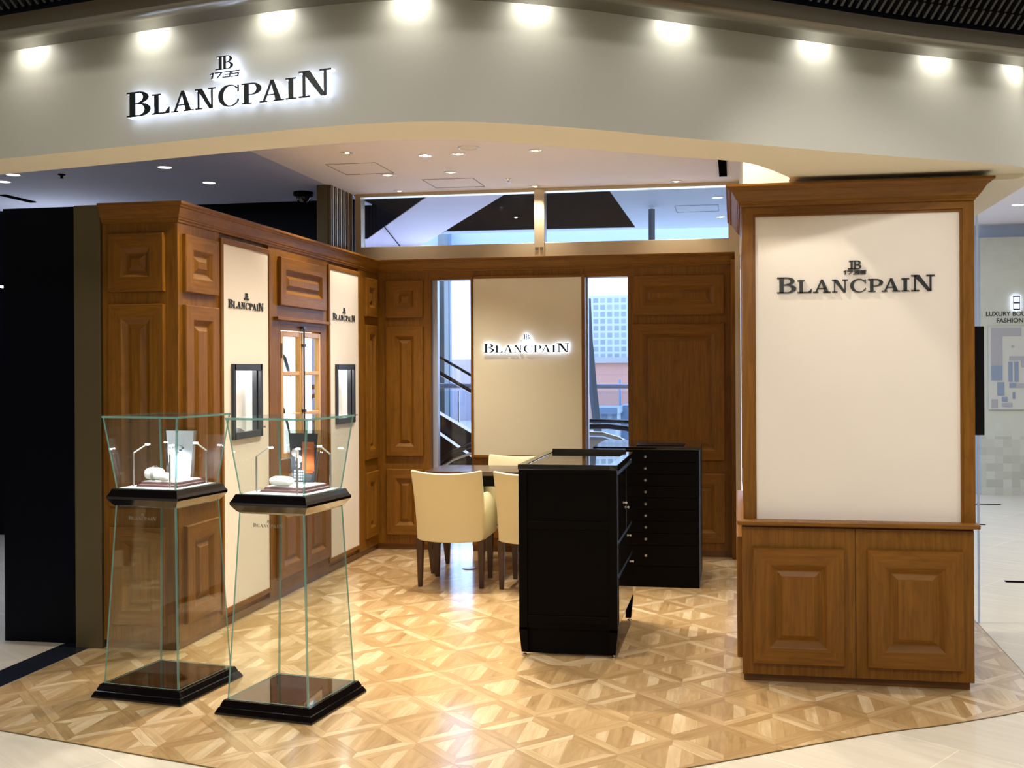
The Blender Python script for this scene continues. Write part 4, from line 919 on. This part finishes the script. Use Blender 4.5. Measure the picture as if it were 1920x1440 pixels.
a3 = copy_tree(a1); a3.location = (-1.73, 8.40, 0); a3.rotation_euler = (0, 0, pi); a3['label'] = 'cream leather armchair on the far side of the desk'
for a in (a1, a2, a3): a['group'] = 'cream armchairs round the desk'
o = MB().lathe([(.055, 0), (.055, .004), (.045, .007)], (-2.013, 7.93, .003), 24).obj('floor_socket', M['steel']); tag(o, 'round steel floor socket under the desk', 'floor socket')

# ------------------------------------------------------------------ ceiling fittings
def downlight(x, y, lb, e, aim=None, glow='lampglow', bright=False, col=WARM, z=3.04, r=.052, ang=95):
    t = thing('downlight', lb, 'downlight', (x, y, z), 0, 'round ceiling downlights')
    MB().lathe([(r, 0), (r, -.005), (r * .86, -.006), (r * .82, .0)], (0, 0, 0), 24, cap=False).obj('trim_ring', M['whiteplastic'], t, smooth=True)
    MB().lathe([(r * .84, -.001), (r * .7, -.0022), (r * .2, -.0035)], (0, 0, 0), 24).obj('reflector', M['chrome'] if not glow == 'coolglow' else M[glow], t, smooth=True)
    MB().lathe([(r * .30, 0), (r * .30, -.007)], (0, 0, 0), 16).obj('lamp', M[glow] if not bright else M['led'], t)
    if e: light('downlight_or_fill', 'SPOT', (x, y, z - .02), e, col, aim=aim, size=.035, angle=ang, blend=.8)
E = 115
downlight(-2.629, 6.995, 'downlight nearest the wooden cabinet, in the row of four', E * .6, (-2.7, 6.4, 0))
downlight(-2.122, 6.60, 'downlight nearest the fascia', E, (-2.2, 4.9, 0))
downlight(-2.125, 7.19, 'very bright downlight in the middle of the row of four', E, (-2.2, 6.6, 0), bright=True)
downlight(-1.889, 7.189, 'downlight touching the round ceiling ring', E * 1.8, (-1.0, 5.6, 0), ang=80)
downlight(-1.334, 7.178, 'downlight at the right end of the row of four', E, (-.9, 5.0, 0))
downlight(-2.629, 7.869, 'downlight beside the first access hatch', E * .55, (-2.7, 7.7, 0))
downlight(-2.124, 7.856, 'downlight above the second access hatch', E, (-2.1, 7.6, 0))
downlight(-2.771, 8.60, 'downlight by the left end of the clerestory window', E * .2, (-2.6, 8.4, 0))
downlight(-1.604, 8.60, 'downlight at the clerestory mullion', E * .45, (-1.65, 8.45, 0))
downlight(-.451, 8.60, 'downlight by the right end of the clerestory window', E * .45, (-.4, 8.3, 0))
# added spots without fixtures behind the fascia band, brightening bulkhead, pillar and floor
for (x, y, e, ai) in ((-.45, 6.6, E, (.0, 6.0, 0)), (-.30, 4.98, 60, (.5, 5.36, 2.6)), (-.9, 5.4, E, (-.5, 4.6, 0)), (-2.4, 5.3, E * .75, (-2.8, 4.8, 0))):
    light('downlight_or_fill', 'SPOT', (x, y, 3.02), e, WARM, aim=ai, size=.035, angle=95, blend=.8)
for (x, y, lb) in ((-4.131, 7.233, 'cool white downlight on the dark ceiling nearer the fascia, above the cabinet'), (-4.13, 7.902, 'cool white downlight on the dark ceiling farther back, above the cabinet'), (-5.684, 7.538, 'cool white downlight at the left edge, lower one'), (-5.411, 7.284, 'cool white downlight at the left edge touching the soffit')):
    downlight(x, y, lb, 0, glow='coolglow', r=.058)
downlight(2.94, 11.75, 'cool white downlight in the corridor ceiling right of the pillar', 0, glow='coolglow', z=3.22, r=.08)
mb = MB(); n = 40
mb.loft([[(r_ * cos(2 * pi * i / n), r_ * sin(2 * pi * i / n), z) for i in range(n)] for r_, z in ((.075, 0), (.075, -.008), (.063, -.010), (.060, -.002), (.060, 0))], True, False)
tag(mb.obj('ceiling_speaker_ring', M['whiteplastic'], loc=(-1.765, 7.00, 3.04), smooth=True), 'thin white ceiling ring beside a downlight', 'ceiling speaker')
tag(MB().lathe([(.028, 0), (.028, -.006), (.010, -.012), (.010, -.03), (.016, -.032)], (-1.751, 8.212, 3.04), 18).obj('sprinkler', M['chrome'], smooth=True), 'small sprinkler head on the pale ceiling near the second hatch', 'sprinkler')
tag(MB().lathe([(.028, 0), (.028, -.006), (.010, -.012), (.010, -.03), (.016, -.032)], (-5.05, 7.35, 3.04), 18).obj('sprinkler', M['black'], smooth=True), 'small dark sprinkler head on the grey ceiling at far left', 'sprinkler')
t = thing('dome_camera', 'black dome security camera hanging from the dark ceiling left of the slatted screen', 'camera', (-3.585, 8.50, 3.04))
MB().lathe([(.085, 0), (.085, -.03), (.075, -.035)], (0, 0, 0), 24).obj('housing', M['black'], t, smooth=True)
MB().lathe([(.062, -.03), (.060, -.055), (.045, -.085), (.02, -.098), (.004, -.10)], (0, 0, 0), 24).obj('dome', M['piano'], t, smooth=True)
def hatch(x0, x1, y0, y1, lb, z=3.04, mat='soffit'):
    mb = MB(); w_ = .004
    for b in ((x0, x1, y0, y0 + w_), (x0, x1, y1 - w_, y1), (x0, x0 + w_, y0, y1), (x1 - w_, x1, y0, y1)): mb.box(*b, z - .0025, z)
    tag(mb.obj('access_hatch', plain('hatch_gap', (.16, .13, .11), .7)), lb, 'access hatch', 'square ceiling access hatches')
hatch(-2.94, -2.555, 7.37, 7.80, 'ceiling access hatch outline nearer the fascia, left'); hatch(-2.43, -2.015, 8.115, 8.52, 'ceiling access hatch outline by the clerestory window')
tag(MB().box(-.105, -.045, 7.62, 8.40, 3.03, 3.045).obj('air_vent', M['void']), 'narrow black slot vent in the pale ceiling beside the pillar', 'vent')
tag(MB().box(-6.15, -6.09, 8.1, 8.5, 3.03, 3.045).obj('air_vent', M['void']), 'narrow black slot vent in the grey ceiling at far left', 'vent')

# ------------------------------------------------------------------ corridor on the right
struct(MB().box(1.9, 7, 13.42, 13.5, 0, 3.3).obj('wall_corridor_rear', M['bluewall']), 'wall edge coloured pale blue as if cove-lit, behind the patterned wall', 'wall')  # pale blue colour carries the cove light on the far wall
struct(MB().box(2.89, 7, 13.27, 13.40, 0, 3.055).obj('wall_corridor', M['wall8']), 'pale patterned wall with the floor number and the guide map', 'wall')
t = thing('floor_number_sign', 'halo-lit floor number on the pale corridor wall', 'sign')
mb = MB(); g8, w8 = glyph('8'); W8 = fr_front(13.27)
put_glyph(mb, g8, W8, 3.235, 2.185, .10, .18, .03, .034); mb.obj('numeral', M['ink'], t)
mb = MB(); put_glyph(mb, g8, W8, 3.235, 2.185, .10, .18, .004, .0295, grow=.003); mb.obj('led_body', M['halo'], t)
def text(s_, x, y, z, size, parent, mat, name='lettering', bold=.0):
    cu = bpy.data.curves.new(name, 'FONT'); cu.body = s_; cu.size = size; cu.extrude = .002; cu.offset = bold
    o = bpy.data.objects.new(name, cu); C.objects.link(o)
    bpy.context.view_layer.update()
    me = bpy.data.meshes.new_from_object(o); bpy.data.objects.remove(o)
    me.materials.clear(); me.materials.append(mat)
    for v in me.vertices:
        a, b, c = v.co; v.co = (x + a, y - c - .003, z + b)
    q = bpy.data.objects.new(name, me); C.objects.link(q); q.parent = parent; return q
t = thing('wall_lettering', 'two lines of black capital lettering under the floor number', 'sign')
text('LUXURY BOUTIQUE / LUXURY', 2.945, 13.27, 2.125, .073, t, M['ink'], bold=.0012); text('FASHION ACCESSORIES', 3.065, 13.27, 2.045, .073, t, M['ink'], bold=.0012)
t = thing('guide_map', 'pale floor guide map board on the corridor wall', 'map')
bx('board', M['mapbase'], 2.97, 4.0, 13.24, 13.268, 1.016, 2.0, t, .003)
def mp(mt_, x0, y0, x1, y1):   # zoom-crop px of the map -> board
    f = lambda x: 2.97 + (x - 553) / 3.6 / 1989 * 13.9; g = lambda y: 2.0 - (y - 845) / 3.6 / 1989 * 13.6
    bx('map_block', mt_, f(x0), f(x1), 13.232 if mt_ is M['mapgrey'] else 13.2305, 13.2399, g(y1), g(y0), t)
for b in ((568, 855, 632, 1088), (632, 855, 742, 905), (672, 1032, 785, 1056), (742, 1056, 785, 1100), (568, 1298, 604, 1352), (628, 1322, 688, 1345), (688, 1010 + 190, 785, 1226), (686, 962, 700, 976)): mp(M['mapgrey'], *b)
for b in ((568, 1088, 632, 1180), (667, 1066, 690, 1188), (702, 1066, 724, 1188), (602, 1192, 642, 1274), (628, 1284, 660, 1312), (690, 1254, 705, 1295), (672, 1198, 710, 1226)): mp(M['mapblue'], *b)
t = thing('glass_partition', 'frameless glass partition with bright edges right of the pillar', 'glass partition')
bx('pane', M['glass'], 1.12, 1.445, 6.70, 6.712, .003, 2.457, t); bx('edge_highlight', M['bluewall'], 1.437, 1.447, 6.698, 6.714, .003, 2.457, t); bx('edge_highlight', M['bluewall'], 1.405, 1.412, 6.698, 6.714, .003, 2.457, t)  # pale strips paint the bright highlights along the glass edges

# ------------------------------------------------------------------ beyond the back glass: escalator hall
def px(x, y, Y):   # pixel of the photograph -> point at depth Y
    v = Fv + rv * ((x - PX) / FPX) - uv_ * ((y - PY) / FPX); k = Y / v.y; return (v.x * k, Y, CAMZ + v.z * k)
Zc = 3.04
def polyceil(name, pts, mat, z0, z1, lb):
    struct(MB().prism(pts, z0, z1).obj(name, mat), lb, 'ceiling')
polyceil('ceiling_7', [(-7, 8.82), (-2.55, 8.82), (-3.4, 10.5), (-4.2, 11.8), (-7, 11.8)], M['void'], 3.05, 3.10, 'black void in the ceiling beyond the clerestory window, left side')
polyceil('ceiling_8', [(-2.56, 8.82), (-1.87, 8.82), (-3.62, 12.25), (-3.95, 12.8), (-4.75, 12.8)], M['pink'], 3.042, 3.10, 'pale mauve diagonal ceiling panel beyond the clerestory window')
tag(MB().tube([(-3.62, 10.72, 3.03), (-4.02, 12.5, 3.03)], .006, 4).obj('panel_seam', M['void']), 'thin dark seam across the mauve ceiling panel behind the clerestory window', 'seam')
polyceil('ceiling_9', [(-1.87, 8.82), (-1.035, 8.82), (-1.035, 11.40), (-3.1, 11.30)], M['void'], 3.05, 3.10, 'black void in the ceiling beyond the clerestory window, middle')
polyceil('ceiling_10', [(-1.035, 8.82), (1.4, 8.82), (1.4, 11.62), (-3.25, 11.52), (-3.1, 11.30), (-1.035, 11.40)], M['ceil_blue'], 3.045, 3.10, 'pale blue ceiling beyond the clerestory window, right side')
struct(MB().box(-6, 1.4, 12.9, 13.1, 2.72, 3.45).obj('wall_atrium', M['bluewall']), 'pale blue header beam across the far side of the escalator hall', 'wall')
mb = MB(); mb.tube([px(1222, 392, 10.0), px(1222, 452, 10.0)], .03, 4); tag(mb.obj('hanging_bracket', M['steelblue']), 'dark vertical bracket hanging behind the clerestory window', 'bracket')
for x, y in ((-.135, 9.51), (-.12, 10.75)): downlight(x, y, 'small downlight seen through the right pane of the clerestory window, %s' % ('nearer one' if y < 10 else 'farther one'), 0, z=3.044, glow='coolglow')
hatch(-.54, -.135, 9.94, 10.36, 'access hatch seen through the right pane of the clerestory window', z=3.044)
# escalator: rails run down to the right
es = thing('escalator', 'glass-sided escalator with black handrails behind the left window slit', 'escalator')
def bar(pa, pb, Y, r, mat, name, rz=None, ext=.6):
    a = Vector(px(*pa, Y)); b = Vector(px(*pb, Y)); d = (b - a); a2 = a - d * ext; b2 = b + d * ext
    return MB().tube([a2, b2], r, 8).obj(name, mat, es)
bar((816, 665), (882, 703), 10.1, .014, M['rubber'], 'handrail'); bar((816, 694), (882, 733), 9.2, .017, M['rubber'], 'handrail')
bar((816, 769), (882, 808), 9.2, .013, M['skirt'], 'glowing_skirt_trim'); bar((816, 806), (872, 846), 9.12, .012, M['skirt'], 'glowing_skirt_trim')  # skirt trims given a pale glow so that they read bright
def slab(pts, Y0_, Y1_, mat, name, par):
    mb = MB(); A_ = [px(*p, Y0_) for p in pts]; B2 = [(a[0], Y1_, a[2]) for a in A_]; n_ = len(A_)
    mb.face(A_); mb.face(B2[::-1])
    for i in range(n_): j = (i + 1) % n_; mb.face([A_[i], A_[j], B2[j], B2[i]])
    return mb.obj(name, mat, par)
slab([(790, 754), (900, 820), (900, 884), (790, 884)], 9.26, 9.32, M['rubber'], 'truss', es)
slab([(790, 790), (900, 868), (900, 888), (790, 888)], 9.14, 9.22, M['rubber'], 'side_cladding', es)
slab([(800, 690), (900, 748), (900, 815), (800, 758)], 9.22, 9.228, M['winglass'], 'balustrade_glass', es)
MB().tube([px(815, 872, 9.05), px(845, 850, 9.05), px(885, 834, 9.05)], .022, 8).obj('handrail', M['rubber'], es)
MB().tube([px(815, 884, 9.05), px(850, 862, 9.05), px(885, 850, 9.05)], .012, 8).obj('skirt_trim', M['steel'], es)
e2 = thing('escalator', 'end of a second escalator with curved handrails behind the right window slit', 'escalator')
def tb(pts, Y, r, mat, name, par): return MB().tube([px(*p, Y) for p in pts], r, 8).obj(name, mat, par)
tb([(1085, 789), (1130, 789), (1200, 792)], 11, .022, M['rubber'], 'handrail', e2); tb([(1085, 800), (1140, 799), (1175, 803), (1200, 812)], 10.4, .028, M['rubber'], 'handrail', e2)
tb([(1085, 812), (1130, 813), (1160, 822), (1185, 838)], 10.0, .02, M['steel'], 'handrail_core', e2)
slab([(1085, 818), (1130, 820), (1160, 830), (1190, 850), (1190, 995), (1085, 995)], 10.05, 10.6, plain('pale_blue_cladding', (.45, .52, .66), .5), 'side_cladding', e2)
for xx in (800, 895): a_ = px(xx, 880, 9.2); es.children and MB().box(a_[0] - .04, a_[0] + .04, 9.23, 9.31, 0, a_[2] + .05).obj('support', M['steelblue'], es)
# guard rail across, columns, buildings outside
gr = thing('guard_rail', 'glass guard rail with a steel top rail across the far side of the escalator hall', 'railing')
mb = MB(); a = px(760, 723, 12.2); b = px(1250, 724.5, 12.2); mb.tube([a, b], .03, 8); mb.obj('top_rail', plain('lilac_steel', (.30, .30, .40), .4), gr)
bx('glass', M['winglass'], -4, .5, 12.2, 12.21, .1, 1.27, gr)
bx('post', M['steel'], px(859, 730, 12.15)[0], px(861, 730, 12.15)[0], 12.14, 12.16, .0, 1.27, gr)
tag(MB().box(px(826, 600, 12.6)[0], px(837, 600, 12.6)[0], 12.5, 12.7, 0, 3.4).obj('facade_column', plain('grey_green_steel', (.20, .24, .24), .5)), 'grey-green steel column seen in the left window slit', 'column')
tag(MB().box(px(837, 600, 12.9)[0], px(847, 600, 12.9)[0], 12.8, 12.9, 0, 3.4).obj('facade_column', plain('blue_steel', (.22, .30, .42), .5)), 'blue steel mullion seen in the left window slit', 'column')
mb = MB(); mb.tube([px(1100, 560, 11.6), px(1104, 640, 11.6), px(1112, 730, 11.6), px(1124, 840, 11.6), px(1138, 951, 11.6)], .045, 4); tag(mb.obj('leaning_post', M['steelblue']), 'slanting blue-grey post at the left edge of the right window slit', 'post')
tag(MB().box(px(812, 674, 30)[0], px(900, 674, 30)[0], 30, 34, -3, px(850, 674, 30)[2]).obj('apartment_building', M['pinkwall']), 'pale pink building outside, seen in the left window slit', 'building')
bb = thing('brick_building', 'pink brick building with a glass block upper storey outside the right window slit', 'building')
A3 = px(1085, 555, 26); B3 = px(1215, 671, 26)
bx('glass_block_wall', M['blocks'], A3[0], B3[0], 26, 28, B3[2], A3[2], bb); bx('brick_wall', M['brick'], A3[0], B3[0], 25.9, 28, -3, B3[2] - .12, bb); bx('cornice_band', M['steel'], A3[0], B3[0], 25.8, 28, B3[2] - .12, B3[2] + .02, bb)
hb = thing('white_kiosk', 'small white boxy rooftop unit outside the right window slit', 'rooftop unit')
A4 = px(1118, 764, 20); B4 = px(1154, 790, 20)
bx('body', plain('pale_kiosk', (.36, .40, .44), .5), A4[0], B4[0], 20, 21, B4[2] - 2, A4[2] - .12, hb); bx('roof', M['steelblue'], A4[0] - .05, B4[0] + .05, 19.9, 21, A4[2] - .12, A4[2], hb)
for k in range(2): bx('window', M['steelblue'], A4[0] + .1 + k * .2, A4[0] + .2 + k * .2, 19.97, 20.01, B4[2] + .0, B4[2] + .14, hb)
mb = MB(); mb.tube([px(1162, 712, 22), px(1163, 827, 22)], .03, 6); tag(mb.obj('street_lamp', M['steelblue']), 'thin dark lamp post outside the right window slit', 'lamp post')
tag(MB().box(px(1163, 770, 21)[0], px(1178, 770, 21)[0], 21, 22, -2, px(1170, 760, 21)[2]).obj('dark_hut', M['steelblue']), 'dark blue-grey hut outside at the right edge of the right slit', 'hut')
